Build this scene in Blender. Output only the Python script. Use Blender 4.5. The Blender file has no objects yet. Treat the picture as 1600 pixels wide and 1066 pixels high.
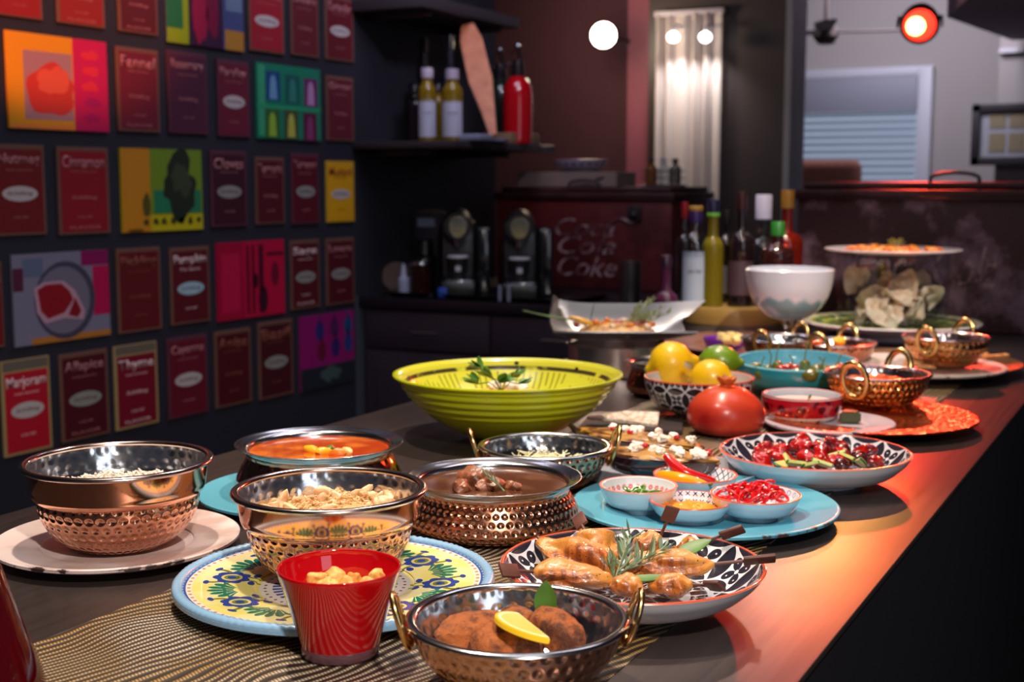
import bpy, bmesh, math, random
from mathutils import Vector, Matrix, noise, Euler
PI = math.pi
random.seed(7)
SC = bpy.context.scene
COL = SC.collection
# ------------------------------------------------------------------ camera
T = 0.92                      # height of the counter top
CAMZ = T + 0.38
F = 2040.0                    # focal length in pixels of the 1600 wide frame
PITCH = math.atan(248 / F)
YAW = math.radians(27.7)
cam = bpy.data.cameras.new('camera'); camo = bpy.data.objects.new('camera', cam); COL.objects.link(camo)
camo.location = (0, 0, CAMZ); camo.rotation_euler = (PI / 2 - PITCH, 0, YAW)
cam.sensor_width = 36; cam.lens = F / 1600 * 36; cam.clip_start = 0.02; cam.clip_end = 60
cam.dof.use_dof = True; cam.dof.focus_distance = 1.22; cam.dof.aperture_fstop = 7.5
SC.camera = camo
# ------------------------------------------------------------------ world, lights, exposure
w = bpy.data.worlds.new('world'); SC.world = w; w.use_nodes = True
w.node_tree.nodes['Background'].inputs[0].default_value = (0.35, 0.42, 0.6, 1)
w.node_tree.nodes['Background'].inputs[1].default_value = 0.06
SC.view_settings.view_transform = 'Standard'; SC.view_settings.look = 'None'
SC.view_settings.exposure = 0.0; SC.view_settings.gamma = 1; SC.view_settings.use_curve_mapping = False
def look(loc, tgt): return (Vector(tgt) - Vector(loc)).to_track_quat('-Z', 'Y').to_euler()
def spot(name, loc, tgt, power, color, deg=60, blend=0.5, size=0.03):
    l = bpy.data.lights.new(name, 'SPOT'); l.energy = power; l.color = color
    l.spot_size = math.radians(deg); l.spot_blend = blend; l.shadow_soft_size = size
    o = bpy.data.objects.new(name, l); COL.objects.link(o); o.location = loc; o.rotation_euler = look(loc, tgt); return o
def area(name, loc, tgt, power, color, sx, sy):
    l = bpy.data.lights.new(name, 'AREA'); l.energy = power; l.color = color; l.shape = 'RECTANGLE'; l.size = sx; l.size_y = sy
    o = bpy.data.objects.new(name, l); COL.objects.link(o); o.location = loc; o.rotation_euler = look(loc, tgt); return o
P0 = (-0.335, 1.40, T)
WARM = (1.0, 0.80, 0.62)
spot('counter_spot_light', (-1.15, 1.25, T + 1.75), (-0.80, 1.10, T), 125, WARM, 52, 0.6, 0.03)
spot('counter_spot_light', (-0.95, 2.05, T + 1.75), (-0.70, 1.70, T), 112, WARM, 52, 0.6, 0.03)
spot('counter_spot_light', (-1.05, 3.1, T + 1.75), (-0.85, 2.75, T), 112, WARM, 48, 0.6, 0.03)
spot('red_spot_light', (-0.75, 2.75, T + 1.7), (-0.30, 1.95, T), 48, (1.0, 0.05, 0.02), 30, 0.8, 0.03)
spot('red_spot_light', (-0.9, 0.3, T + 1.5), (-2.5, 2.15, 1.90), 430, (1.0, 0.30, 0.12), 19, 0.45, 0.03)
spot('amber_glare_spot', (-0.75, 4.5, T + 1.45), P0, 42, (1.0, 0.40, 0.07), 6, 0.9, 0.03)  # unseen spot added to make the orange glare on the steel counter
spot('warm_glare_spot', (-0.95, 4.4, T + 1.5), (-0.43, 1.06, T), 26, (1.0, 0.66, 0.55), 9, 0.9, 0.04)  # unseen warm spot added at the back for the counter's pale sheen
spot('front_spot_light', (0.35, -0.05, T + 1.35), (-0.75, 1.15, T), 135, (1.0, 0.88, 0.78), 62, 0.7, 0.05)
area('fill_behind_camera', (2.1, -0.6, 1.7), (-0.9, 1.6, 1.0), 9, (0.78, 0.87, 1.0), 1.1, 1.5)  # unseen fill area behind the camera, added for the steel to mirror
area('overhead_fill_light', (-0.7, 0.9, 2.84), (-0.7, 0.9, 1.0), 5.5, (0.85, 0.90, 1.0), 1.5, 0.5)  # soft fill added overhead to brighten the steel bowl linings
area('overhead_fill_light', (-0.7, 2.4, 2.84), (-0.7, 2.4, 1.0), 5.5, (0.9, 0.88, 1.0), 1.5, 0.5)  # second added overhead fill, further along the counter
area('overhead_fill_light', (-1.9, 3.3, 2.8), (-2.5, 3.9, 1.5), 16, (0.8, 0.78, 1.0), 0.8, 0.8)  # fill area added to lift the wall behind the shelves
spot('shelf_wall_fill_spot', (-1.0, 2.7, 2.5), (-2.5, 4.15, 1.62), 42, (0.85, 0.80, 1.0), 30, 0.9, 0.08)  # spot added to lighten the upper wall behind the shelves
spot('far_end_fill_spot', (0.1, 1.7, T + 1.5), (-0.70, 2.95, T + 0.1), 150, (1.0, 0.84, 0.72), 26, 0.7, 0.03)  # spot added to brighten the pappadums and the far chest
area('office_daylight', (-1.5, 7.6, 2.7), (-1.9, 8.9, 1.4), 40, (0.85, 0.88, 1.0), 1.2, 0.5)

RC = camo.rotation_euler.to_matrix()
def ray(px, py): return RC @ Vector(((px - 800) / F, -(py - 533) / F, -1))
def P(px, py, z):                       # the point of the horizontal plane z seen at a pixel
    r = ray(px, py); k = (z - CAMZ) / r.z
    return Vector((r.x * k, r.y * k, z))
def PY(px, py, y): r = ray(px, py); k = y / r.y; return Vector((r.x * k, y, CAMZ + r.z * k))
def PX(px, py, x): r = ray(px, py); k = x / r.x; return Vector((x, r.y * k, CAMZ + r.z * k))
def depth(p): v = RC.transposed() @ (Vector(p) - camo.location); return -v.z
def fit(xl, xr, yrim, ybot, z0, k):     # a round vessel from its rim width, rim centre and foot: centre, radius, height
    W = (xr - xl) / F; cx = (xl + xr) / 2
    p = P(cx, ybot, z0); d = math.hypot(p.x, p.y); R = W / 2 * depth(p)
    for _ in range(4):
        s = (d + k * R) / d; q = Vector((p.x * s, p.y * s, z0)); R = W / 2 * depth(q)
    # height: intersect the vertical line through q with the ray of the rim centre
    r = ray(cx, yrim); kk = math.hypot(q.x, q.y) / math.hypot(r.x, r.y)
    return q, R, CAMZ + r.z * kk - z0
def fitp(xl, xr, yc, z):                # a flat disc at height z
    p = P((xl + xr) / 2, yc, z); return p, (xr - xl) / F / 2 * depth(p)

# ------------------------------------------------------------------ objects
def obj(name, bm, m, parent=None, smooth=True, loc=None, rot=None):
    if isinstance(bm, bmesh.types.BMesh):
        me = bpy.data.meshes.new(name)
        bm.to_mesh(me); bm.free()
        if smooth:
            for p in me.polygons: p.use_smooth = True
            if smooth != 'all':
                try: me.set_sharp_from_angle(angle=math.radians(38))
                except Exception: pass
    else: me = bm
    if m is not None and not me.materials: me.materials.append(m)
    o = bpy.data.objects.new(name, me); COL.objects.link(o)
    if parent is not None: o.parent = parent
    if loc is not None: o.location = loc
    if rot is not None: o.rotation_euler = rot
    return o
def tag(o, label=None, cat=None, group=None, kind=None):
    if label: o['label'] = label
    if cat: o['category'] = cat
    if group: o['group'] = group
    if kind: o['kind'] = kind
    return o
def thing(name, label, cat, loc=(0, 0, 0), rz=0, group=None, rot=None):
    o = bpy.data.objects.new(name, None); COL.objects.link(o); o.empty_display_size = 0.02
    o.location = loc; o.rotation_euler = rot if rot else (0, 0, rz)
    return tag(o, label, cat, group)
def struct(name, bm, m, smooth=True, parent=None, **k):
    o = obj(name, bm, m, parent, smooth, **k)
    if parent is None: o['kind'] = 'structure'
    return o
def dup(root, loc=None, rot=None, label=None, sc=None):
    r = root.copy(); COL.objects.link(r)
    if loc is not None: r.location = loc
    if rot is not None: r.rotation_euler = rot
    if sc is not None: r.scale = sc
    if label: r['label'] = label
    for ch in list(root.children):
        c = ch.copy(); COL.objects.link(c); c.parent = r
        for g in list(ch.children):
            d = g.copy(); COL.objects.link(d); d.parent = c
    return r

# ------------------------------------------------------------------ mesh helpers
def box(x0, x1, y0, y1, z0, z1, bev=0, bm=None, seg=2):
    b = bmesh.new()
    g = bmesh.ops.create_cube(b, size=1)
    for v in b.verts: v.co = Vector(((x0 + x1) / 2 + v.co.x * (x1 - x0), (y0 + y1) / 2 + v.co.y * (y1 - y0), (z0 + z1) / 2 + v.co.z * (z1 - z0)))
    if bev: bmesh.ops.bevel(b, geom=b.edges[:], offset=bev, segments=seg, affect='EDGES', profile=0.5)
    return join(bm, b)
def join(bm, b):
    if bm is None: return b
    me = bpy.data.meshes.new('tmp'); b.to_mesh(me); b.free(); bm.from_mesh(me); bpy.data.meshes.remove(me); return bm
def lathe(prof, seg=64, bm=None, uv=True, fn=None):
    """prof: list of (r,z). u = turn, v = arc length over the largest circumference."""
    b = bmesh.new(); L = b.loops.layers.uv.new('UVMap')
    Rm = max(p[0] for p in prof); s = [0]
    for i in range(1, len(prof)): s.append(s[-1] + math.hypot(prof[i][0] - prof[i-1][0], prof[i][1] - prof[i-1][1]))
    V = [x / (2 * PI * Rm) for x in s]; rings = []
    for (r, z) in prof:
        if r < 1e-6: rings.append([b.verts.new((0, 0, z))]); continue
        ring = []
        for j in range(seg):
            a = 2 * PI * j / seg; rr, zz = (r, z) if fn is None else fn(r, z, a)
            ring.append(b.verts.new((rr * math.cos(a), rr * math.sin(a), zz)))
        rings.append(ring)
    for i in range(len(prof) - 1):
        A, B = rings[i], rings[i + 1]
        for j in range(seg):
            k = (j + 1) % seg; u0, u1 = j / seg, (j + 1) / seg
            if len(A) == 1 and len(B) == 1: continue
            if len(A) == 1: f = b.faces.new((A[0], B[k], B[j])); us = [((u0+u1)/2, V[i]), (u1, V[i+1]), (u0, V[i+1])]
            elif len(B) == 1: f = b.faces.new((A[j], A[k], B[0])); us = [(u0, V[i]), (u1, V[i]), ((u0+u1)/2, V[i+1])]
            else: f = b.faces.new((A[j], A[k], B[k], B[j])); us = [(u0, V[i]), (u1, V[i]), (u1, V[i+1]), (u0, V[i+1])]
            for l, c in zip(f.loops, us): l[L].uv = c
    bmesh.ops.recalc_face_normals(b, faces=b.faces[:])
    return join(bm, b)
def smooth_prof(pts, n=6):               # Catmull-Rom through the points
    out = []
    P_ = [pts[0]] + list(pts) + [pts[-1]]
    for i in range(1, len(P_) - 2):
        p0, p1, p2, p3 = P_[i-1], P_[i], P_[i+1], P_[i+2]
        for k in range(n):
            t = k / n
            out.append(tuple(0.5 * ((2*p1[c]) + (-p0[c]+p2[c])*t + (2*p0[c]-5*p1[c]+4*p2[c]-p3[c])*t*t + (-p0[c]+3*p1[c]-3*p2[c]+p3[c])*t**3) for c in range(len(p1))))
    out.append(tuple(pts[-1])); return out
def tube(pts, r, seg=8, bm=None, closed=False, cap=True):
    pts = [Vector(p) for p in pts]; n = len(pts); b = bmesh.new(); rings = []
    rs = r if isinstance(r, (list, tuple)) else [r] * n
    up = Vector((0, 0, 1)); prev = None
    for i, p in enumerate(pts):
        if closed: d = pts[(i+1) % n] - pts[i-1]
        else: d = pts[min(i+1, n-1)] - pts[max(i-1, 0)]
        d.normalize()
        if prev is None:
            a = d.cross(up)
            if a.length < 0.1: a = d.cross(Vector((1, 0, 0)))
        else: a = prev - d * prev.dot(d)
        a.normalize(); prev = a; c = d.cross(a)
        rings.append([b.verts.new(p + (a * math.cos(2*PI*j/seg) + c * math.sin(2*PI*j/seg)) * rs[i]) for j in range(seg)])
    m = n if closed else n - 1
    for i in range(m):
        A, B = rings[i], rings[(i+1) % n]
        for j in range(seg): b.faces.new((A[j], A[(j+1) % seg], B[(j+1) % seg], B[j]))
    if not closed and cap: b.faces.new(rings[0][::-1]); b.faces.new(rings[-1])
    bmesh.ops.recalc_face_normals(b, faces=b.faces[:])
    return join(bm, b)
def blob(sx, sy, sz, amp=0.12, fr=1.6, seed=0, sub=3, bm=None, M=None, fine=0.0):
    b = bmesh.new(); bmesh.ops.create_icosphere(b, subdivisions=sub, radius=1)
    off = Vector((seed * 3.1, seed * 1.7, seed * 5.3))
    for v in b.verts:
        k = 1 + amp * noise.noise(v.co * fr + off) * 2 + (fine * noise.noise(v.co * fr * 4 + off) if fine else 0)
        v.co = Vector((v.co.x * sx * k, v.co.y * sy * k, v.co.z * sz * k))
    if M is not None: b.transform(M)
    return join(bm, b)
def prism(pts, z0, z1, bm=None, bev=0):
    b = bmesh.new(); lo = [b.verts.new((x, y, z0)) for x, y in pts]; hi = [b.verts.new((x, y, z1)) for x, y in pts]
    n = len(pts); b.faces.new(lo[::-1]); b.faces.new(hi)
    for i in range(n): b.faces.new((lo[i], lo[(i+1) % n], hi[(i+1) % n], hi[i]))
    bmesh.ops.recalc_face_normals(b, faces=b.faces[:])
    if bev: bmesh.ops.bevel(b, geom=b.edges[:], offset=bev, segments=2, affect='EDGES')
    return join(bm, b)
def leaf(L, W, curl=0.2, bm=None, M=None, th=0.0006, n=8, fold=0.25):
    b = bmesh.new(); rows = []
    for i in range(n + 1):
        t = i / n; wd = W / 2 * math.sin(PI * min(1, t * 0.93 + 0.05)) ** 0.8
        if i == n: wd = W * 0.01
        z = curl * L * t * t
        rows.append([b.verts.new((t * L, -wd, z + fold * wd)), b.verts.new((t * L, 0, z)), b.verts.new((t * L, wd, z + fold * wd))])
    for i in range(n):
        for j in range(2): b.faces.new((rows[i][j], rows[i+1][j], rows[i+1][j+1], rows[i][j+1]))
    bmesh.ops.recalc_face_normals(b, faces=b.faces[:])
    bmesh.ops.solidify(b, geom=b.faces[:], thickness=th)
    if M is not None: b.transform(M)
    return join(bm, b)
def TM(loc=(0, 0, 0), rot=(0, 0, 0), sc=(1, 1, 1)):
    return Matrix.Translation(loc) @ Euler(rot).to_matrix().to_4x4() @ Matrix.Diagonal((*sc, 1))
def text_mesh(s, wd, ht, shear=0.0, ext=0.0004, bold=0.0):
    c = bpy.data.curves.new('txt', 'FONT'); c.body = s; c.size = 1; c.extrude = 0; c.shear = shear; c.resolution_u = 3; c.offset = bold
    o = bpy.data.objects.new('txt', c); COL.objects.link(o)
    me = bpy.data.meshes.new_from_object(o.evaluated_get(bpy.context.evaluated_depsgraph_get()))
    bpy.data.objects.remove(o); bpy.data.curves.remove(c)
    b = bmesh.new(); b.from_mesh(me); bpy.data.meshes.remove(me)
    xs = [v.co.x for v in b.verts]; ys = [v.co.y for v in b.verts]
    cx, cy = (min(xs)+max(xs))/2, (min(ys)+max(ys))/2; kx = wd / (max(xs)-min(xs)); ky = ht / (max(ys)-min(ys))
    for v in b.verts: v.co = Vector(((v.co.x-cx)*kx, (v.co.y-cy)*ky, 0))
    if ext:
        r = bmesh.ops.extrude_face_region(b, geom=b.faces[:])
        for v in [g for g in r['geom'] if isinstance(g, bmesh.types.BMVert)]: v.co.z += ext
    return b

# ------------------------------------------------------------------ shader helpers
class E:
    """a node socket with arithmetic"""
    def __init__(s, nt, k): s.nt = nt; s.k = k
    def _m(s, op, *a, **kw):
        n = s.nt.nodes.new('ShaderNodeMath'); n.operation = op
        for i, v in enumerate((s,) + a):
            if isinstance(v, E): s.nt.links.new(v.k, n.inputs[i])
            else: n.inputs[i].default_value = v
        return E(s.nt, n.outputs[0])
    def __add__(s, o): return s._m('ADD', o)
    __radd__ = __add__
    def __sub__(s, o): return s._m('SUBTRACT', o)
    def __rsub__(s, o): return (s * -1) + o
    def __mul__(s, o): return s._m('MULTIPLY', o)
    __rmul__ = __mul__
    def __truediv__(s, o): return s._m('DIVIDE', o)
    def __lt__(s, o): return s._m('LESS_THAN', o)
    def __gt__(s, o): return s._m('GREATER_THAN', o)
    def fr(s): return s._m('FRACT')
    def fl(s): return s._m('FLOOR')
    def ab(s): return s._m('ABSOLUTE')
    def sq(s): return s._m('SQRT')
    def cos(s): return s._m('COSINE')
    def sin(s): return s._m('SINE')
    def pw(s, p): return s._m('POWER', p)
    def mn(s, o): return s._m('MINIMUM', o)
    def mx(s, o): return s._m('MAXIMUM', o)
    def at2(s, o): return s._m('ARCTAN2', o)
    def ss(s, a, b):
        n = s.nt.nodes.new('ShaderNodeMapRange'); n.interpolation_type = 'SMOOTHSTEP'; s.nt.links.new(s.k, n.inputs[0])
        n.inputs[1].default_value = a; n.inputs[2].default_value = b; return E(s.nt, n.outputs[0])
def hyp(a, b): return (a * a + b * b).sq()
def coords(nt, kind='UV'):
    n = nt.nodes.new('ShaderNodeTexCoord'); sp = nt.nodes.new('ShaderNodeSeparateXYZ'); nt.links.new(n.outputs[kind], sp.inputs[0])
    return E(nt, sp.outputs[0]), E(nt, sp.outputs[1]), E(nt, sp.outputs[2])
def nz(nt, scale=5, detail=3, rough=0.5, kind='Object', sc3=None, dist=0.0):
    t = nt.nodes.new('ShaderNodeTexCoord'); n = nt.nodes.new('ShaderNodeTexNoise'); src = t.outputs[kind]
    if sc3:
        mp = nt.nodes.new('ShaderNodeMapping'); mp.inputs['Scale'].default_value = sc3; nt.links.new(src, mp.inputs[0]); src = mp.outputs[0]
    nt.links.new(src, n.inputs['Vector']); n.inputs['Scale'].default_value = scale; n.inputs['Detail'].default_value = detail
    n.inputs['Roughness'].default_value = rough; n.inputs['Distortion'].default_value = dist
    return E(nt, n.outputs['Fac'])
def vor(nt, scale=5, feature='F1', kind='Object', sc3=None):
    t = nt.nodes.new('ShaderNodeTexCoord'); n = nt.nodes.new('ShaderNodeTexVoronoi'); n.feature = feature; src = t.outputs[kind]
    if sc3:
        mp = nt.nodes.new('ShaderNodeMapping'); mp.inputs['Scale'].default_value = sc3; nt.links.new(src, mp.inputs[0]); src = mp.outputs[0]
    nt.links.new(src, n.inputs['Vector']); n.inputs['Scale'].default_value = scale
    return E(nt, n.outputs[0])
def mixc(nt, f, a, b):
    n = nt.nodes.new('ShaderNodeMix'); n.data_type = 'RGBA'
    if isinstance(f, E): nt.links.new(f.k, n.inputs[0])
    else: n.inputs[0].default_value = f
    for v, i in ((a, 6), (b, 7)):
        if isinstance(v, tuple): n.inputs[i].default_value = (*v[:3], 1)
        else: nt.links.new(v, n.inputs[i])
    return n.outputs[2]
def S(r, g, b):                         # 0..255 display colour to linear
    f = lambda c: (c/255/12.92) if c/255 <= 0.04045 else ((c/255+0.055)/1.055)**2.4
    return (f(r), f(g), f(b))
def mat(name, color=(0.5, 0.5, 0.5), rough=0.5, metal=0.0, fn=None, bump=None, bs=0.3, bd=0.002, **kw):
    m = bpy.data.materials.new(name); m.use_nodes = True; nt = m.node_tree; p = nt.nodes['Principled BSDF']
    p.inputs['Base Color'].default_value = (*color[:3], 1); p.inputs['Roughness'].default_value = rough; p.inputs['Metallic'].default_value = metal
    m.diffuse_color = (*color[:3], 1)
    for k, v in kw.items():
        key = {'trans': 'Transmission Weight', 'ior': 'IOR', 'coat': 'Coat Weight', 'sss': 'Subsurface Weight', 'alpha': 'Alpha', 'es': 'Emission Strength', 'sheen': 'Sheen Weight', 'aniso': 'Anisotropic'}.get(k)
        if k == 'ec': p.inputs['Emission Color'].default_value = (*v, 1)
        elif k == 'sr': p.inputs['Subsurface Radius'].default_value = (v, v * 0.6, v * 0.4); p.inputs['Subsurface Scale'].default_value = 1
        elif key: p.inputs[key].default_value = v
    if fn is not None:
        r = fn(nt)
        if isinstance(r, dict):
            for k, v in r.items():
                nt.links.new(v.k if isinstance(v, E) else v, p.inputs[{'c': 'Base Color', 'r': 'Roughness', 'm': 'Metallic'}[k]])
        else: nt.links.new(r, p.inputs['Base Color'])
    if bump is not None:
        h = bump(nt); b = nt.nodes.new('ShaderNodeBump'); b.inputs['Strength'].default_value = bs; b.inputs['Distance'].default_value = bd
        nt.links.new(h.k, b.inputs['Height']); nt.links.new(b.outputs[0], p.inputs['Normal'])
    return m
def speckle(name, c1, c2, scale=40, lo=0.4, hi=0.6, rough=0.5, bs=0.3, bd=0.002, detail=4, **kw):
    return mat(name, c1, rough, fn=lambda nt: mixc(nt, nz(nt, scale, detail).ss(lo, hi), c1, c2), bump=lambda nt: nz(nt, scale * 2, detail), bs=bs, bd=bd, **kw)

def thin_glass(name, tint, gloss=0.10, rough=0.03):
    m = bpy.data.materials.new(name); m.use_nodes = True; nt = m.node_tree; nt.nodes.remove(nt.nodes['Principled BSDF'])
    out = nt.nodes['Material Output']; tr = nt.nodes.new('ShaderNodeBsdfTransparent'); gl = nt.nodes.new('ShaderNodeBsdfGlossy'); mx = nt.nodes.new('ShaderNodeMixShader')
    lw = nt.nodes.new('ShaderNodeLayerWeight'); lw.inputs[0].default_value = 0.25; tr.inputs[0].default_value = (*tint, 1); gl.inputs['Roughness'].default_value = rough
    k = E(nt, lw.outputs['Facing']).pw(2.5) * 0.6 + gloss * 0.6
    nt.links.new(k.k, mx.inputs[0]); nt.links.new(tr.outputs[0], mx.inputs[1]); nt.links.new(gl.outputs[0], mx.inputs[2]); nt.links.new(mx.outputs[0], out.inputs[0]); m.diffuse_color = (*tint, 1)
    return m
# ================================================================== STRUCTURE
black = mat('black_wall_paint', S(34, 34, 48), 0.7, fn=lambda nt: mixc(nt, nz(nt, 1.3, 3), S(26, 27, 40), S(44, 43, 56)))
maroon = mat('maroon_wall_paint', S(66, 32, 42), 0.85)
darkfloor = mat('dark_floor', S(30, 26, 28), 0.5, fn=lambda nt: mixc(nt, nz(nt, 8), S(24, 20, 22), S(38, 32, 34)))
WX = PX(563, 470, -2.5).x
wallL = struct('wall_left', box(-2.6, WX, -1.5, 4.62, 0, 2.85), black, False)
struct('floor', box(-5, 3, -2, 10, -0.1, 0), darkfloor, False)
ceil = speckle('ceiling_plaster', S(120, 112, 130), S(104, 98, 115), 3, rough=0.9)
struct('ceiling', box(-5, 3, -2, 10, 2.86, 2.96), ceil, False)
struct('wall_back', box(-4.6, PY(1232, 300, 6.5).x, 6.5, 6.62, 0, 2.86), maroon, False)
struct('wall_hall_left', box(-4.7, -4.6, 4.62, 6.62, 0, 2.86), maroon, False)
# pink stripe pillar and dark pier on the back wall
def yrect(name, x0, x1, y0, y1, Y, th, m, parent=None, kind='structure', bev=0.0, zlo=None):
    a = PY(x0, (y0+y1)/2, Y); b = PY(x1, (y0+y1)/2, Y); c = PY((x0+x1)/2, y0, Y); d = PY((x0+x1)/2, y1, Y)
    o = obj(name, box(a.x, b.x, Y, Y + th, d.z if zlo is None else zlo, min(c.z, 2.86), bev), m, parent, False)
    if parent is None and kind: o['kind'] = kind
    return o
yrect('trim_1', 981, 1014, -200, 300, 6.42, 0.08, mat('rose_painted_pilaster', S(120, 60, 76), 0.7), zlo=0)
darkpier = mat('dark_brown_pier', S(44, 34, 36), 0.5)
yrect('trim_2', 1014, 1232, -200, 300, 6.40, 0.10, darkpier, zlo=0)
yrect('trim_3', 1228, 1238, -200, 300, 6.36, 0.26, mat('pale_door_edge', S(130, 130, 140), 0.5), zlo=0)
# office beyond
office = mat('office_wall_paint', S(150, 138, 138), 0.8)
OY = 9.0
struct('wall_office', box(-4.7, 2.6, OY, OY + 0.1, 0, 2.86), office, False)
struct('wall_hall_side', box(-4.7, -4.6, 6.63, 9.0, 0, 2.86), office, False)
# corner / soffit at the right and the pale ceiling patch
a = PY(1557, 200, 8.4); struct('wall_office_return', box(a.x, 2.6, 8.4, 8.5, 0, 2.86), office, False)
struct('trim_4', box(a.x - 0.0, 2.6, 8.36, 8.40, PY(1580, 83, 8.4).z, PY(1580, 76, 8.4).z), mat('white_cornice', S(190, 180, 190), 0.6), False)
soff = mat('dark_soffit', S(160, 126, 152), 0.8)
pa, pb = PY(1450, 60, 7.0), PY(1700, 60, 7.0)
bm = prism([(PY(1480, 20, 7.0).x, 7.0), (PY(1530, 20, 7.0).x, 8.3), (2.6, 8.3), (2.6, 6.0), (PY(1530, 0, 6.0).x, 6.0)], PY(1560, 30, 7.2).z, 2.855)
struct('ceiling_soffit', bm, soff, False)
# window with blinds
whitep = mat('white_window_paint', S(176, 170, 182), 0.5)
wx0, wx1 = PY(1240, 200, OY).x, PY(1435, 200, OY).x; wz0, wz1 = PY(1340, 292, OY).z, PY(1340, 122, OY).z
win = struct('window_1', box(wx0 - 0.02, wx1 + 0.09, OY - 0.06, OY + 0.0, wz1, wz1 + 0.06, 0.006), whitep)
for nm, b4 in (('window_frame', (wx1, wx1 + 0.09, wz0 - 0.6, wz1 + 0.05)), ('window_frame', (wx0 - 0.06, wx0, wz0 - 0.6, wz1 + 0.05)), ('window_sill', (wx0 - 0.06, wx1 + 0.12, wz0 - 0.68, wz0 - 0.6))):
    obj(nm, box(b4[0], b4[1], OY - 0.07, OY, b4[2], b4[3], 0.006), whitep, win)
pane = obj('window_pane', box(wx0, wx1, OY - 0.012, OY - 0.006, wz0 - 0.6, wz1), mat('window_daylight', S(120, 140, 160), 0.3, ec=S(150, 162, 182), es=0.9), win, False)
slat_m = mat('blind_slat', S(120, 128, 142), 0.5, ec=(0, 0, 0), es=0)
nsl = int((PY(1340, 180, OY).z - wz0 + 0.5)/0.045); zs0, zs1 = wz0 - 0.5, PY(1340, 180, OY).z
sm = obj('slat', box(0, wx1 - wx0 - 0.02, -0.019, 0.019, -0.0012, 0.0012), slat_m, win, False, loc=(wx0 + 0.01, OY - 0.035, zs0), rot=(0.75, 0, 0))
for i in range(1, nsl):
    c = sm.copy(); COL.objects.link(c); c.location.z = zs0 + (zs1 - zs0) * i / (nsl - 1)
obj('blind_valance', box(wx0 + 0.005, wx1 - 0.005, OY - 0.055, OY - 0.02, zs1 + 0.02, wz1, 0.004), mat('blind_valance_grey', S(128, 124, 138), 0.6), win)
# picture on the right wall
py_ = 8.3
a = PY(1520, 163, py_); b = PY(1640, 258, py_)
t = thing('framed_picture', 'dark framed picture of rows of small amber prints on the far office wall', 'picture', ((a.x+b.x)/2, py_, (a.z+b.z)/2))
W_, H_ = b.x - a.x, a.z - b.z
fm = mat('picture_frame_dark', S(46, 38, 42), 0.4)
for (x0, x1, z0, z1) in ((-W_/2, W_/2, H_/2-0.05, H_/2), (-W_/2, W_/2, -H_/2, -H_/2+0.05), (-W_/2, -W_/2+0.05, -H_/2, H_/2), (W_/2-0.05, W_/2, -H_/2, H_/2)):
    obj('frame', box(x0, x1, -0.02, 0.02, z0, z1, 0.004), fm, t)
obj('mount', box(-W_/2+0.03, W_/2-0.03, 0.0, 0.02, -H_/2+0.03, H_/2-0.03), mat('picture_mount', S(150, 145, 155), 0.6), t, False)
pm = mat('amber_print', S(130, 112, 88), 0.6)
for i in range(3):
    for j in range(2): obj('print', box(-W_/2+0.10+i*0.11, -W_/2+0.19+i*0.11, -0.004, 0.001, -H_/2+0.08+j*0.14, -H_/2+0.19+j*0.14), pm, t, False)
# armchair back
a = PY(1232, 250, 7.6); b = PY(1345, 250, 7.6)
t = thing('armchair', 'terracotta armchair back below the office window blinds', 'chair', ((a.x+b.x)/2, 7.6, 0))
tz = PY(1290, 250, 7.6).z; wd = b.x - a.x
terr = speckle('terracotta_fabric', S(150, 92, 78), S(136, 80, 68), 60, rough=0.9)
obj('backrest', box(-wd/2, wd/2, -0.05, 0.08, 0.42, tz, 0.05, seg=4), terr, t)
obj('seat', box(-wd/2, wd/2, -0.6, -0.05, 0.32, 0.46, 0.05, seg=4), terr, t)
for sx in (-1, 1):
    obj('armrest', box(sx*wd/2-0.05, sx*wd/2+0.05, -0.55, 0.02, 0.3, 0.64, 0.03, seg=3), terr, t)
    for sy in (-0.52, 0.0): obj('leg', tube([(sx*(wd/2-0.05), sy, 0.32), (sx*(wd/2-0.04), sy, 0)], [0.025, 0.015]), fm, t)
# ceiling fan seen dim at the top of the glass
fp = PY(1290, 52, 7.4)
fan = thing('ceiling_fan', 'blurred brown ceiling fan with flat blades left of the red lamp', 'fan', fp)
fwood = mat('fan_blade_brown', S(128, 108, 104), 0.6)
obj('hub', lathe([(0, 0.05), (0.06, 0.04), (0.07, -0.02), (0.04, -0.06), (0, -0.06)], 24), fwood, fan)
obj('rod', tube([(0, 0, 0.04), (0, 0, 2.86 - fp.z)], 0.012), fwood, fan)
for k in range(4):
    a_ = k * PI / 2 + 0.25
    obj('blade', prism([(0.06, -0.03), (0.5, -0.06), (0.56, 0), (0.5, 0.06), (0.06, 0.03)], 0, 0.01), fwood, fan, False, rot=(0.15, 0, a_))

# lit white curtain / display niche between the piers
cy = 6.38
a = PY(1029, 24, cy); b = PY(1131, 24, cy); c0 = PY(1080, 420, cy)
curt = thing('curtain_panel', 'tall bright white sheer curtain panel hanging between dark piers', 'curtain', ((a.x+b.x)/2, cy, 0))
Wc = b.x - a.x
cb = bmesh.new(); nseg = 60; top = a.z; bot = c0.z - 0.3
rows = []
for zi in range(9):
    z = top + (bot - top) * zi / 8
    rows.append([cb.verts.new((-Wc/2 + Wc * i / nseg, -0.02 - 0.016 * math.sin(i / nseg * 2 * PI * 5.3 + 0.8 * math.sin(z)) - 0.01 * math.sin(i * 0.73), z)) for i in range(nseg + 1)])
for i in range(8):
    for j in range(nseg): cb.faces.new((rows[i][j], rows[i+1][j], rows[i+1][j+1], rows[i][j+1]))
bmesh.ops.solidify(cb, geom=cb.faces[:], thickness=0.002)
obj('curtain_cloth', cb, mat('sheer_white_curtain', S(232, 222, 220), 0.8, fn=None), curt)
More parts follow.
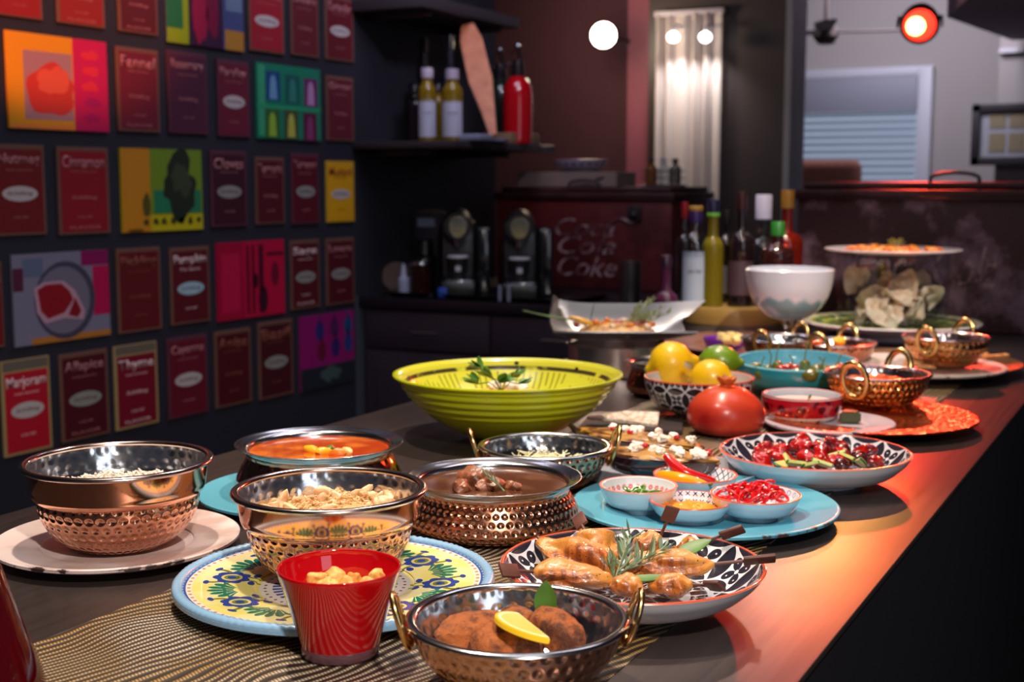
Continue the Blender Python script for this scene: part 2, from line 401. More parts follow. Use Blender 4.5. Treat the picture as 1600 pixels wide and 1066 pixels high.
obj('curtain_rail', box(-Wc/2 - 0.01, Wc/2 + 0.01, -0.035, 0.0, top - 0.01, top + 0.015, 0.004), whitep, curt)
for dx in (1052, 1102):
    q = PY(dx, 58, cy - 0.12)
    s_ = thing('picture_light', 'small bright downlight above the left of the white curtain' if dx < 1080 else 'small bright downlight above the right of the white curtain', 'lamp', q)
    obj('bulb', blob(0.030, 0.030, 0.026, 0, sub=3), mat('bulb_white_%d' % dx, (1, 1, 1), 0.5, ec=(1, 0.93, 0.85), es=7), s_, 'all')
    obj('bracket', tube([(0, 0.0, 0.03), (0, 0.02, 0.06), (0, 0.10, 0.06)], 0.008), whitep, s_)
    spot('downlight_%d' % dx, (q.x, q.y - 0.02, q.z - 0.03), (q.x, cy + 0.05, q.z - 0.9), 10, (1, 0.93, 0.88), 110, 1.0, 0.02)
# round warm lamp
q = PY(943, 55, 6.1)
lm = thing('globe_lamp', 'round glaring warm white lamp on the maroon wall', 'lamp', q)
obj('globe', blob(0.062, 0.062, 0.062, 0, sub=4), mat('globe_glass_lit', (1, 1, 1), 0.5, ec=(1, 0.86, 0.66), es=22), lm, 'all')
obj('wall_stem', tube([(0, 0.05, 0), (0, 0.38, 0)], 0.012), fm, lm)
obj('rose', lathe([(0, 0.02), (0.05, 0.018), (0.055, 0), (0, 0)], 24), fm, lm, rot=(PI/2, 0, 0), loc=(0, 0.4, 0))
pl = bpy.data.lights.new('globe_lamp_light', 'POINT'); pl.energy = 14; pl.color = (1, 0.72, 0.5); pl.shadow_soft_size = 0.06
po = bpy.data.objects.new('globe_lamp_light', pl); COL.objects.link(po); po.location = (q.x, q.y - 0.13, q.z)
# red lamp hanging over the counter
q = PY(1437, 38, 4.6)
lm = thing('red_spotlight', 'round red stage spotlight glowing orange at the top right', 'lamp', q, 0, rot=look(q, (-0.25, 1.2, T + 0.1)))
obj('bulb', blob(0.052, 0.052, 0.03, 0, sub=4), mat('red_bulb_lit', (1, 0.2, 0.05), 0.5, fn=None, ec=(1, 0.02, 0.01), es=4.5), lm, 'all', loc=(0, 0, -0.02))
obj('filament', blob(0.030, 0.030, 0.012, 0, sub=3), mat('hot_filament', (1, 1, 0.6), 0.5, ec=(1, 0.62, 0.16), es=11), lm, 'all', loc=(0.012, 0.0, -0.048))
obj('housing', lathe([(0.056, -0.035), (0.062, -0.035), (0.066, 0.0), (0.06, 0.1), (0.03, 0.13), (0, 0.13), (0, 0.12), (0.05, 0.09), (0.056, -0.02)], 32), mat('lamp_housing_black', S(30, 26, 30), 0.5), lm)
for sx in (-1, 1): obj('yoke', box(sx*0.072-0.003, sx*0.072+0.003, -0.01, 0.01, -0.01, 0.17), fm, lm)
obj('yoke', box(-0.075, 0.075, -0.01, 0.01, 0.165, 0.172), fm, lm)
pipe = obj('lamp_rail', tube([(-1.6, q.y + 0.05, q.z + 0.21), (0.6, q.y + 0.05, q.z + 0.21)], 0.016, 12), fm)
tag(pipe, 'thin dark rail above the red spotlight', 'rail')
for xx in (-1.5, 0.5): obj('rail_drop', tube([(xx, q.y + 0.05, q.z + 0.21), (xx, q.y + 0.05, 2.86)], 0.01), fm, pipe)
d_ = (Vector((-0.25, 1.2, T)) - q).normalized()
spot('red_spotlight_beam', q + d_ * 0.085, (-0.30, 1.75, T), 150, (1.0, 0.06, 0.03), 32, 0.6, 0.04)

# ------------------------------------------------------------------ posters
POST = [ # x0,x1,ytop,ybot,kind,text,small text, oval?, colour
 (-12, 62, -70, 27, 'b', 'Dill', 0, (150, 30, 30)), (86, 160, -60, 40, 'b', 'Savory', 0, (150, 36, 30)), (182, 243, -52, 52, 'b', 'Celery', 0, (92, 26, 36)),
 (257, 377, -40, 73, 'p0', '', 0, None), (386, 441, -24, 82, 'b', 'Paprika', 1, (165, 30, 48)), (452, 495, -15, 88, 'b', 'Oregano', 0, (105, 30, 42)), (506, 550, -5, 95, 'b', 'Coriander', 1, (105, 24, 38)),
 (9, 165, 57, 203, 'p1', '', 0, None), (181, 246, 76, 206, 'b', 'Fennel', 0, (118, 30, 50)), (260, 321, 82, 209, 'b', 'Rosemary', 0, (84, 34, 62)), (337, 387, 95, 214, 'b', 'Parsley', 1, (112, 28, 52)),
 (398, 498, 103, 218, 'p2', '', 0, None), (508, 550, 120, 220, 'b', 'Ginger', 0, (104, 30, 46)),
 (-14, 68, 226, 368, 'b', 'Nutmeg', 1, (120, 24, 30)), (88, 168, 230, 366, 'b', 'Cinnamon', 0, (150, 20, 36)), (187, 313, 233, 361, 'p3', '', 0, None), (327, 383, 236, 354, 'b', 'Cloves', 1, (66, 20, 36)),
 (397, 442, 246, 350, 'b', 'Turmeric', 0, (88, 18, 34)), (453, 496, 240, 350, 'b', 'Tarragon', 1, (96, 16, 34)), (508, 551, 252, 347, 'y', 'Mustard', 1, (235, 170, 16)),
 (-40, 2, 410, 545, 'b', 'Mace', 0, (120, 20, 30)), (18, 168, 394, 533, 'p4', '', 0, None), (181, 249, 387, 518, 'b', 'Pickling', 0, (104, 22, 28)), (264, 325, 386, 505, 'b', 'Pumpkin', 1, (96, 18, 30)),
 (337, 442, 377, 496, 'p5', '', 0, None), (452, 497, 375, 482, 'b', 'Sage', 1, (92, 18, 28)), (508, 551, 372, 475, 'b', 'Lovage', 1, (88, 16, 28)),
 (1, 77, 560, 708, 'b', 'Marjoram', 1, (190, 20, 44)), (92, 167, 549, 685, 'b', 'Allspice', 1, (82, 14, 26)), (177, 244, 537, 667, 'b', 'Thyme', 0, (128, 14, 38)), (260, 322, 525, 650, 'b', 'Cayenne', 1, (110, 18, 40)),
 (334, 390, 515, 633, 'b', 'Anise', 0, (84, 16, 26)), (402, 455, 501, 620, 'b', 'Basil', 1, (74, 16, 26)), (467, 551, 490, 604, 'p6', '', 0, None)]
_mc = {}
def flat(c, rough=0.55):
    k = (c, rough)
    if k not in _mc: _mc[k] = mat('print_%d_%d_%d' % c, S(*c), rough)
    return _mc[k]
pale = (210, 180, 180); WR = (PI/2, 0, PI/2)
labels_p = {'p0': 'square print of green, crimson and blue panels in the top row of the wall', 'p1': 'yellow and magenta print with a red knobbly shape on the wall',
 'p2': 'emerald green print of six little bottles on the wall', 'p3': 'yellow print with a dark clump like a dried mushroom on the wall', 'p4': 'print of a red steak on a grey round plate',
 'p5': 'crimson magenta print of kitchen spoons and cutlery on the wall', 'p6': 'magenta and teal print of spoons at the lower right of the wall'}
def poly(t, pts, c, lay, W_, H_, name='printed_shape'):
    return obj(name, prism([((x - .5) * W_, (y - .5) * H_) for x, y in pts], 0.0061 + lay * 0.0004, 0.0063 + lay * 0.0004), flat(c), t, False)
def ell(cx, cy, rx, ry, n=24, wob=0.0, seed=0):
    out = []
    for i in range(n):
        a = 2 * PI * i / n; k = 1 + wob * 2 * noise.noise(Vector((math.cos(a) * 2 + seed, math.sin(a) * 2, seed * 1.3)))
        out.append((cx + rx * math.cos(a) * k, cy + ry * math.sin(a) * k))
    return out
R4 = lambda x0, y0, x1, y1: [(x0, y0), (x1, y0), (x1, y1), (x0, y1)]
oval_tmpl = None
for (x0, x1, yt, yb, kd, tx, ov, c) in POST:
    A = PX(x0, (yt+yb)/2, WX); B = PX(x1, (yt+yb)/2, WX); C0 = PX((x0+x1)/2, yt, WX); D0 = PX((x0+x1)/2, yb, WX)
    W_, H_ = B.y - A.y, C0.z - D0.z; base = (WX + 0.0005, (A.y+B.y)/2, (C0.z+D0.z)/2)
    if kd[0] == 'p':
        t = thing('wall_print', labels_p[kd], 'poster', base, rot=WR)
    else:
        t = thing('spice_poster', ('yellow' if kd == 'y' else 'dark red' if c[0] < 125 else 'red') + ' spice packet poster reading %s on the black wall' % tx, 'poster', base, rot=WR)
    if kd[0] != 'p':
        edge = (118, 80, 68) if tx not in ('Thyme', 'Marjoram') else (176, 146, 100)
        if tx in ('Rosemary', 'Cloves', 'Tarragon', 'Cayenne', 'Parsley'): edge = (96, 48, 66)
        if kd == 'y': edge = (215, 165, 40)
        obj('board', box(-W_/2, W_/2, -H_/2, H_/2, 0, 0.006, 0.001), flat(edge), t, False)
        m_ = W_ * 0.055; top_ = H_ * (0.13 if tx in ('Marjoram', 'Thyme') else 0.05)
        obj('panel', box(-W_/2+m_, W_/2-m_, -H_/2+H_*0.03, H_/2-top_, 0.006, 0.0066), flat(c), t, False)
        if top_ > H_ * 0.1: obj('packet_lid', box(-W_/2+m_*.6, W_/2-m_*.6, H_/2-top_+H_*0.02, H_/2-H_*0.01, 0.006, 0.0064), flat((110, 100, 88)), t, False)
        tc = (150, 60, 20) if kd == 'y' else ((240, 210, 212) if tx in ('Thyme', 'Marjoram', 'Pumpkin', 'Sage') else (186, 120, 124) if tx not in ('Pickling', 'Basil', 'Anise') else (146, 78, 62))
        zt = H_/2 - top_ - H_*0.12
        obj('lettering', text_mesh(tx, W_*0.82, H_*0.145, bold=0.02), flat(tc), t, False, loc=(0, zt, 0.0067))
        if tx == 'Pumpkin': obj('lettering', text_mesh('Pie Spice', W_*0.5, H_*0.05), flat(tc), t, False, loc=(0, zt - H_*0.12, 0.0067))
        else: obj('lettering', text_mesh('PURE GROUND', W_*0.5, H_*0.018), flat(tc), t, False, loc=(0, zt - H_*0.11, 0.0067))
        if ov:
            oc = (200, 190, 190) if c[0] > 100 else (150, 150, 145)
            if tx == 'Pumpkin': oc = (165, 200, 215)
            o_ = obj('oval_badge', prism([(W_*0.34*math.cos(a*PI/14), H_*0.085*math.sin(a*PI/14)) for a in range(28)], 0, 0.0006), flat(oc), t, False, loc=(0, -H_*0.04, 0.0067))
            obj('lettering', text_mesh('Schilling', W_*0.5, H_*0.055, 0.25), flat((110, 30, 50)), o_, False, loc=(0, 0, 0.0007))
        else:
            obj('lettering', text_mesh('Schilling', W_*0.5, H_*0.055, 0.25), flat(tc), t, False, loc=(0, -H_*0.08, 0.0067))
        obj('lettering', text_mesh('2 OZ. NET', W_*0.3, H_*0.025), flat(tc), t, False, loc=(0, -H_*0.30, 0.0067))
        if tx in ('Thyme', 'Cinnamon', 'Fennel', 'Sage', 'Allspice', 'Savory', 'Celery'): obj('lettering', text_mesh('FLAVOR', W_*0.6, H_*0.035), flat(tc), t, False, loc=(0, -H_*0.42, 0.0067))
    else:
        bgc = {'p0': (70, 80, 130), 'p1': (232, 160, 20), 'p2': (20, 130, 100), 'p3': (205, 190, 20), 'p4': (130, 125, 150), 'p5': (200, 8, 62), 'p6': (150, 16, 110)}[kd]
        obj('board', box(-W_/2, W_/2, -H_/2, H_/2, 0, 0.006), flat(bgc), t, False)
        q_ = lambda pts, cc, lay=0, nm='printed_shape': poly(t, pts, cc, lay, W_, H_, nm)
        if kd == 'p0':
            q_(R4(0, 0, .27, 1), (150, 175, 20)); q_(R4(0, .2, .2, .6), (40, 120, 70), 1); q_(R4(.27, 0, .72, 1), (60, 24, 60)); q_(R4(.74, 0, 1, .28), (190, 130, 50))
            q_(ell(.42, .45, .10, .40, 24, .1), (165, 20, 70), 1); q_(ell(.58, .5, .08, .36, 24, .1, 3), (130, 14, 60), 1); q_(R4(.76, .55, .98, .85), (110, 130, 160), 1)
        elif kd == 'p1':
            q_(R4(.64, 0, 1, 1), (205, 24, 92)); q_(R4(.15, .10, .63, .82), (170, 130, 140)); q_(ell(.42, .42, .24, .27, 30, .12, 2), (205, 60, 50), 1); q_(ell(.44, .52, .16, .14, 24, .2, 4), (225, 95, 70), 2)
            for i in range(5): q_(ell(.82, .15 + .17*i, .09, .05, 14, .3, i), (225, 50, 70) if i > 1 else (180, 18, 100), 1)
            q_(R4(.02, .0, .62, .05), (240, 140, 60), 1)
        elif kd == 'p2':
            q_(R4(.03, .04, .13, .97), (60, 165, 120)); q_(R4(0, .40, 1, .45), (40, 160, 110), 1)
            for i, (x, y, c1, c2) in enumerate([(.25, .70, (24, 70, 130), (110, 160, 200)), (.55, .68, (16, 90, 90), (50, 130, 120)), (.84, .66, (110, 40, 100), (190, 140, 190)), (.23, .20, (50, 100, 50), (150, 190, 60)), (.52, .20, (70, 80, 50), (190, 190, 80)), (.82, .18, (90, 20, 60), (140, 60, 110))]):
                q_(R4(x-.11, y-.19, x+.11, y+.20), c1, 1); q_([(x-.06, y-.17), (x+.06, y-.17), (x+.045, y+.08), (x+.02, y+.15), (x-.02, y+.15), (x-.045, y+.08)], c2, 2)
        elif kd == 'p3':
            q_(R4(0, 0, .34, 1), (214, 140, 30)); q_(R4(.34, .20, 1, 1), (120, 150, 40)); q_(R4(.38, .22, .98, .5), (40, 130, 90), 1)
            q_(ell(.70, .58, .22, .34, 40, .30, 5), (38, 46, 34), 2); q_(ell(.72, .62, .12, .2, 24, .3, 8), (62, 72, 50), 3)
            q_(ell(.29, .32, .05, .14, 18, .1, 2), (90, 84, 30), 2)
            for i in range(7): q_(ell(.28 + .11*i, .12, .035, .04, 12, .4, i), (70, 72, 20), 2)
            q_(ell(.15, .02, .1, .02, 14), (120, 80, 20), 2)
        elif kd == 'p4':
            q_(R4(.82, .25, 1, .82), (190, 14, 80)); q_(R4(.70, .83, 1, 1), (140, 14, 90)); q_(R4(.0, .6, .1, .85), (90, 30, 60)); q_(R4(.16, 0, 1, .07), (190, 120, 50)); q_(ell(.52, .46, .32, .44), (70, 68, 88), 1); q_(ell(.50, .46, .28, .38), (120, 112, 132), 2)
            q_([(.2, .62), (.3, .68), (.5, .68), (.62, .56), (.72, .32), (.7, .22), (.5, .26), (.3, .22), (.22, .35)], (196, 150, 170), 3)
            q_([(.23, .60), (.32, .65), (.48, .65), (.56, .56), (.6, .46), (.5, .32), (.33, .27), (.26, .36)], (150, 16, 34), 4); q_([(.62, .48), (.68, .32), (.64, .25), (.54, .29)], (140, 14, 34), 4)
            q_(R4(.1, .75, .3, .95), (100, 110, 140), 1)
        elif kd == 'p5':
            q_(R4(.0, 0, .38, 1), (175, 4, 55)); q_(R4(.06, .1, .32, .85), (200, 16, 70), 1)
            for x in (.42, .50, .60): q_(R4(x, .05, x+.035, .95), (70, 2, 34), 1)
            q_(ell(.55, .48, .035, .10), (50, 2, 30), 2); q_(ell(.66, .22, .07, .18), (60, 4, 36), 2); q_(R4(.64, .35, .67, .95), (60, 4, 36), 2); q_(R4(.72, .80, .98, .84), (80, 2, 36), 2); q_(ell(.85, .55, .06, .16), (120, 4, 46), 2)
        else:
            q_(R4(0, 0, 1, .30), (34, 40, 52)); q_(ell(.55, .18, .2, .1, 18, .3), (70, 90, 90), 1)
            for x, y, c1 in ((.35, .78, (50, 40, 120)), (.62, .80, (80, 30, 90)), (.88, .80, (30, 70, 130)), (.38, .50, (110, 16, 50)), (.64, .52, (50, 30, 110)), (.88, .55, (40, 60, 130))):
                q_(ell(x, y, .08, .13), c1, 1); q_(R4(x-.015, y+.1, x+.015, y+.2), c1, 1)
# ================================================================== COUNTER
def counter_fn(nt):
    s = nz(nt, 1.0, 4, 0.6, sc3=(120, 3, 3)); g = nz(nt, 3.2, 4, 0.6)
    c = mixc(nt, s.ss(.3, .7), S(100, 88, 86), S(112, 98, 94))
    return {'c': mixc(nt, g.ss(.35, .7), c, S(94, 84, 82)), 'r': s * 0.08 + g * 0.12 + 0.24}
steel_c = mat('brushed_steel_counter', S(110, 100, 96), 0.34, 0.85, fn=counter_fn, bump=lambda nt: nz(nt, 1.0, 3, sc3=(260, 6, 6)), bs=0.05, bd=0.001)
L_ = P(300, 722, T); Rr = P(1420, 853, T); CX0, CX1 = L_.x, Rr.x
CY1 = 4.25
ct = thing('bar_counter', 'long dark brushed steel bar counter under the whole buffet', 'counter', ((CX0+CX1)/2, 1.9, 0))
hw = (CX1 - CX0) / 2
obj('worktop', box(-hw, hw, -2.3, CY1-1.9, T-0.007, T, 0.0015), steel_c, ct)
obj('body', box(-hw+0.02, hw-0.0025, -2.25, CY1-1.95, 0.08, T-0.007), mat('counter_body_black', S(28, 27, 32), 0.45), ct, False)
obj('plinth', box(-hw+0.09, hw-0.09, -2.2, CY1-2.0, 0, 0.08), mat('plinth_black', S(15, 15, 16), 0.6), ct, False)
# woven runner
def woven(nt):
    x, y, z = coords(nt, 'Object')
    wv = nz(nt, 9, 1, 0.4, sc3=(1.2, 1.0, 1))*0.055
    st = ((x*0.97 - y*0.22 + wv) * 118).fr()                 # ridges that wander
    rib = (st - 0.5).ab().ss(0.18, 0.42)
    pk = (((y*1.0 + x*0.6) * 290).fr() - 0.5).ab().ss(0.12, 0.30)
    hue = nz(nt, 3, 2, sc3=(3, 3, 1))
    li = mixc(nt, hue.ss(.4, .62), S(176, 140, 78), S(206, 188, 160))
    return {'c': mixc(nt, rib * (pk*0.8 + 0.2), S(44, 30, 18), li), 'r': rib * -0.2 + 0.6}
wovm = mat('woven_gold_runner', S(150, 115, 60), 0.5, fn=woven, bump=lambda nt: ((coords(nt, 'Object')[0]*0.97 - coords(nt, 'Object')[1]*0.22 + nz(nt, 9, 1, .4, sc3=(1.2, 1.0, 1))*0.055) * 741.4).cos(), bs=0.5, bd=0.0012)
a = P(60, 1005, T); b = P(1000, 1022, T)
b_ = bmesh.new(); nx, ny = 8, 70; y0r, y1r = 0.35, 3.0; rows = []
for i in range(ny + 1):
    y = y0r + (y1r - y0r) * i / ny
    rows.append([b_.verts.new((a.x + (b.x - a.x) * j / nx, y, T + 0.0012 + 0.0005 * math.sin(y * 9 + j))) for j in range(nx + 1)])
for i in range(ny):
    for j in range(nx): b_.faces.new((rows[i][j], rows[i][j+1], rows[i+1][j+1], rows[i+1][j]))
bmesh.ops.recalc_face_normals(b_, faces=b_.faces[:])
bmesh.ops.solidify(b_, geom=b_.faces[:], thickness=0.001)
rn = obj('table_runner', b_, wovm); tag(rn, 'woven gold and brown runner laid along the steel counter', 'runner')
ZR = T + 0.0025

# ================================================================== MATERIALS for tableware
def dimples(N, vscale=1.0, v0=0.0, v1=9.0, rmask=0.5):
    def f(nt):
        u, v, _ = coords(nt, 'UV'); a = u * N; r_ = v * (N * vscale); row = r_.fl(); a2 = (a + (row * 0.5).fr()).fr() - 0.5; b2 = r_.fr() - 0.5
        d = hyp(a2, b2 * 1.0)
        k = (v > v0) * (v < v1)
        return (d.ss(0.05, 0.47)) * k
    return f
copper_c = (0.86, 0.42, 0.26)
def copper(name, N, v0=0.0, v1=9.0, col=copper_c, bs=0.6, rough=0.16, vs=1.0, bd=0.004): return mat(name, col, rough, 1.0, bump=dimples(N, vs, v0, v1), bs=bs, bd=bd, fn=lambda nt: mixc(nt, nz(nt, 14, 3).ss(.3, .75), col, tuple(c*0.8 for c in col)))
steel = mat('polished_steel', (0.78, 0.78, 0.80), 0.17, 1.0, bump=dimples(36, 1.0), bs=.25, bd=.002)
steel_rim = mat('steel_rim', (0.72, 0.71, 0.72), 0.16, 1.0)
brass = mat('brass', (0.80, 0.52, 0.20), 0.22, 1.0, bump=lambda nt: nz(nt, 60, 3), bs=0.2, bd=0.001)
def crisp_edge(name, base, dark, rough=0.35, R=0.18, amt=0.5, blot=None):
    def f(nt):
        x, y, z = coords(nt, 'Object'); r = hyp(x, y); n = nz(nt, 45, 4, .6); n2 = nz(nt, 14, 3)
        chip = ((r / R) + (n - 0.5) * 0.16 + (n2 - 0.5) * 0.12).ss(1.005, 1.02)
        c = mixc(nt, nz(nt, 12, 4).ss(.45, .62), base, blot if blot else tuple(min(1, k*0.82) for k in base))
        return mixc(nt, chip, c, dark)
    return mat(name, base, rough, fn=f, coat=0.3, bump=lambda nt: nz(nt, 30, 2), bs=0.1, bd=0.001)
def plate(name, label, loc, R, m, zr=0.02, z0=0.0, parent=None, under=None, th=0.004, lip=0.0, well=0.62, wd=None):
    """a dinner plate: foot, shallow well, wide flat rim, thick body"""
    wd = wd if wd is not None else zr * 0.45
    t = thing(name, label, 'plate', loc)
    top = smooth_prof([(0, wd), (R*well*0.9, wd), (R*well, wd + 0.002), (R*(well+0.07), zr*0.72), (R*0.92, zr*0.93), (R*0.985, zr)], 4)
    edge = [(R, zr - th*0.3), (R*0.998, zr - th)]
    bot = smooth_prof([(R*0.96, zr - th*1.6), (R*0.75, zr*0.42), (R*well, 0.002), (R*well*0.95, 0.0)], 3)
    foot = [(R*well*0.9, 0.0), (R*well*0.88, 0.002), (0, 0.002)]
    if under is None: obj('plate_body', lathe(top + edge + bot + foot, 96), m, t)
    else:
        obj('plate_face', lathe(top + edge[:1] + [(R*0.99, zr - th*0.5), (R*well, wd - th*0.4), (0, wd - th*0.4)], 96), m, t)
        obj('underside', lathe([(R*0.985, zr - th*0.45), (R, zr - th*0.3)] + edge[1:] + bot + foot + [(0, wd - th*0.5), (R*well, wd - th*0.5), (R*0.985, zr - th*0.5)], 96), under, t)
    return t, wd
def open_bowl(R, H, k, th=0.003, foot=0.004, curve=1.0, kb=None):
    """outer and inner profile lists of a footed ceramic bowl"""
    rb = R * k
    out = [(0, foot*0.5), (rb*0.9, foot*0.5), (rb*0.92, 0), (rb, 0), (rb*1.01, foot)]
    side = smooth_prof([(rb*1.03, foot), (rb + (R-rb)*0.55*curve, H*0.30), (rb + (R-rb)*0.86*(0.5+0.5*curve), H*0.68), (R, H)], 8)
    out += side
    inn = [(r - th*1.2, z + (th*0.6 if i < 5 else 0)) for i, (r, z) in enumerate(side)][::-1]
    inn = [(inn[0][0] + th*0.3, inn[0][1] + th*0.15)] + inn
    inn += [(rb*0.7, foot + th), (0, foot + th*0.9)]
    return out, inn
def inner_r(inn, z):
    for i in range(len(inn) - 1):
        (r0, z0), (r1, z1) = inn[i], inn[i+1]
        if (z0 - z) * (z1 - z) <= 0 and abs(z1 - z0) > 1e-6: return r0 + (r1 - r0) * (z - z0) / (z1 - z0)
    return inn[-1][0]
def ceramic_bowl(name, label, q, R, H, k, m_out, m_in, m_rim=None, th=0.003, curve=1.0, group=None, rimr=0.0011, seg=96, foot=0.006, cat='bowl'):
    t = thing(name, label, cat, q, group=group)
    out, inn = open_bowl(R, H, k, th, foot, curve)
    obj('outer_wall', lathe(out + [(R - th*0.45, H)] + [(inn[2][0]+th*0.5, inn[2][1])] + [(r + th*0.5, z) for r, z in inn[3:-1]] + [(0, foot + th*0.4)], seg), m_out, t)
    obj('inner_glaze', lathe([(R - th*0.4, H + 0.0002)] + inn, seg), m_in, t)
    if m_rim: obj('rim', lathe([(R - th*0.5 + rimr*1.4*math.cos(a*PI/4), H + rimr*math.sin(a*PI/4)) for a in range(9)], seg), m_rim, t)
    return t, inn

# black and white leaf and flower tiles
def leafpat(nt, N, white, dark, voff=0.0, kv=1.0, grey=None):
    u, v, _ = coords(nt, 'UV'); a = u * N; b = (v + voff) * (N * kv)
    fa, fb = a.fr() - 0.5, b.fr() - 0.5
    # vesicas joining the lattice points: circles round the cell-edge neighbours
    ax, bx = fa.ab(), fb.ab()
    # vertical leaf lies on cell side (ax near .5), horizontal on bx near .5
    def leafm(p, q):      # p distance from the leaf axis, q along
        return (hyp(p + 0.42, q) < 0.62)
    l1 = leafm(ax * -1 + 0.5, bx); l2 = leafm(bx * -1 + 0.5, ax)
    th = fb.at2(fa); r = hyp(fa, fb)
    pet = ((th * 2).sin().ab().pw(0.7) * 0.36)
    fl = (r < pet) * (r > 0.055)
    fl = fl * (hyp(fa.ab() - 0.17, fb.ab() - 0.17) > 0.022)
    m = l1.mx(l2).mx(fl)
    return mixc(nt, m, white, dark)
WHT = S(226, 226, 232)
def bwmat(name, N, voff=0.0, kv=1.0, dark=S(44, 42, 54)): return mat(name, WHT, 0.18, fn=lambda nt: leafpat(nt, N, WHT, dark, voff, kv), coat=0.5)
white_gl = mat('white_glaze', S(214, 218, 226), 0.16, coat=0.5)
blue_gl = mat('pale_blue_white_glaze', S(188, 208, 222), 0.16, coat=0.5)
red_rim = mat('red_rim_glaze', S(214, 84, 50), 0.25, coat=0.4)
# food materials
rice_m = mat('rice_white', S(226, 216, 202), 0.5, sss=0.2, sr=0.002)
leaf_g = mat('herb_green', S(58, 104, 36), 0.45, fn=lambda nt: mixc(nt, nz(nt, 60, 2), S(42, 84, 26), S(86, 136, 48)))
rosem_g = mat('rosemary_green', S(96, 118, 84), 0.5)
stem_g = mat('stem_green', S(110, 120, 60), 0.5)

def kadai(label, q, R, H, ang, cop, kb=0.42, group=None, hsc=1.0, name='kadai_bowl', handles=True, seg=72):
    t = thing(name, label, 'bowl', q, ang, group=group)
    outp = smooth_prof([(R*kb*0.5, 0), (R*kb, 0.001), (R*(kb+0.26), H*0.18), (R*0.90, H*0.55), (R*0.975, H*0.9), (R*0.985, H)], 7)
    obj('copper_shell', lathe([(0, 0)] + outp, seg), cop, t)
    inn = [(r - 0.002, z + 0.002 if z < H*0.9 else z) for r, z in outp][::-1] + [(0, 0.0025)]
    obj('steel_lining', lathe([(R*0.985, H)] + inn, seg), steel, t)
    obj('rim', lathe([(R*0.985 + 0.0045*math.cos(a*PI/5), H + 0.0022*math.sin(a*PI/5)) for a in range(11)], seg), steel_rim, t)
    if handles:
        hr = R * 0.25 * hsc
        for s in (0, 1):
            pts = [(0, hr*0.72*math.cos(a*PI/14) , hr*1.05*math.sin(a*PI/14)) for a in range(28)]
            Mh = Matrix.Rotation(s*PI, 4, 'Z') @ TM((R*1.03 + hr*0.16, 0, H - hr*0.05), (0, 0.30, 0))
            b = tube(pts, hr*(0.13 if hsc < 1.19 else 0.19), 10, closed=True); b.transform(Mh); obj('ring_handle', b, brass, t)
            b = blob(hr*0.14, hr*0.35, hr*0.3, 0, sub=2, M=Mh @ TM((-hr*0.1, 0, -hr*0.8))); obj('handle_lug', b, brass, t)
    return t, inn
def handi(label, q, R, H, cop, level=0.72):
    t = thing('handi_pot', label, 'pot', q)
    outp = smooth_prof([(R*0.62, 0), (R*0.82, H*0.03), (R*0.985, H*0.22), (R*0.955, H*0.45), (R*0.885, H*0.66), (R*0.86, H*0.74), (R*0.87, H*0.82)], 7)
    obj('copper_body', lathe([(0, 0)] + outp, 96), cop, t)
    rim = smooth_prof([(R*0.87, H*0.80), (R*0.875, H*0.87), (R*0.95, H*0.94), (R, H*0.985), (R*0.995, H), (R*0.95, H*0.975), (R*0.86, H*0.92), (R*0.84, H*0.82)], 5)
    inn = [(r - 0.003, z) for r, z in outp if z < H*0.82 and z > H*0.1][::-1]
    obj('steel_rim', lathe(rim, 96), steel_rim, t)
    obj('steel_lining', lathe([(R*0.84, H*0.82)] + inn + [(0, H*0.08)], 96), steel, t)
    return t, inn

def mixing_bowl(label, q, R, H, cop):
    t = thing('copper_bowl', label, 'bowl', q)
    outp = smooth_prof([(R*0.40, 0), (R*0.52, H*0.03), (R*0.70, H*0.17), (R*0.82, H*0.38), (R*0.87, H*0.60)], 7)
    obj('copper_body', lathe([(0, 0)] + outp, 128), cop, t)
    band = [(R*0.87, H*0.60), (R*0.885, H*0.612), (R*0.90, H*0.63), (R*0.915, H*0.66), (R*0.925, H*0.69), (R*0.925, H*0.72)] + [(R*0.93, H*0.73), (R*0.955, H*0.93), (R*0.965, H*0.97)]
    obj('plain_band', lathe(band, 128), mat('copper_band', copper_c, 0.12, 1.0), t)
    obj('rim', lathe([(R*0.975 + 0.0042*math.cos(a*PI/6), H*0.985 + 0.0030*math.sin(a*PI/6)) for a in range(13)], 128), mat('copper_rolled_rim', (0.74, 0.58, 0.52), 0.17, 1.0), t)
    inn = [(r - 0.002, z + 0.001) for r, z in (outp + band)][::-1] + [(0, 0.002)]
    obj('steel_lining', lathe([(R*0.972, H*0.985)] + inn, 128), steel, t)
    return t, inn
# ================================================================== THE BUFFET, near to far
def aim(q, deg=0): return math.atan2(-q[1], -q[0]) + PI/2 + math.radians(deg)    # 0 = towards the right of the view, -90 = towards the viewer
def lift(q, z): return Vector((q[0], q[1], z))
def seg_place(p0, p1): d = p1 - p0; return (p0 + p1) / 2, d.length, math.atan2(d.y, d.x), math.asin(max(-1, min(1, d.z / max(d.length, 1e-6))))
rnd = random.Random(3)
def lump(a_, b__, c_, amp, seed, pw=3.2):
    b = bmesh.new(); bmesh.ops.create_icosphere(b, subdivisions=4, radius=1); sv = Vector((seed*3.1, seed*1.7, seed))
    for v in b.verts:
        k = 1/max(abs(v.co.x)**pw + abs(v.co.y)**pw + abs(v.co.z)**pw, 1e-6)**(1/pw); k = (k + 1)/2*(1 + amp*noise.noise(v.co*1.6 + sv) + .05*noise.noise(v.co*7 + sv))
        v.co = Vector((v.co.x*a_*k, v.co.y*b__*k, v.co.z*c_*k))
    return b
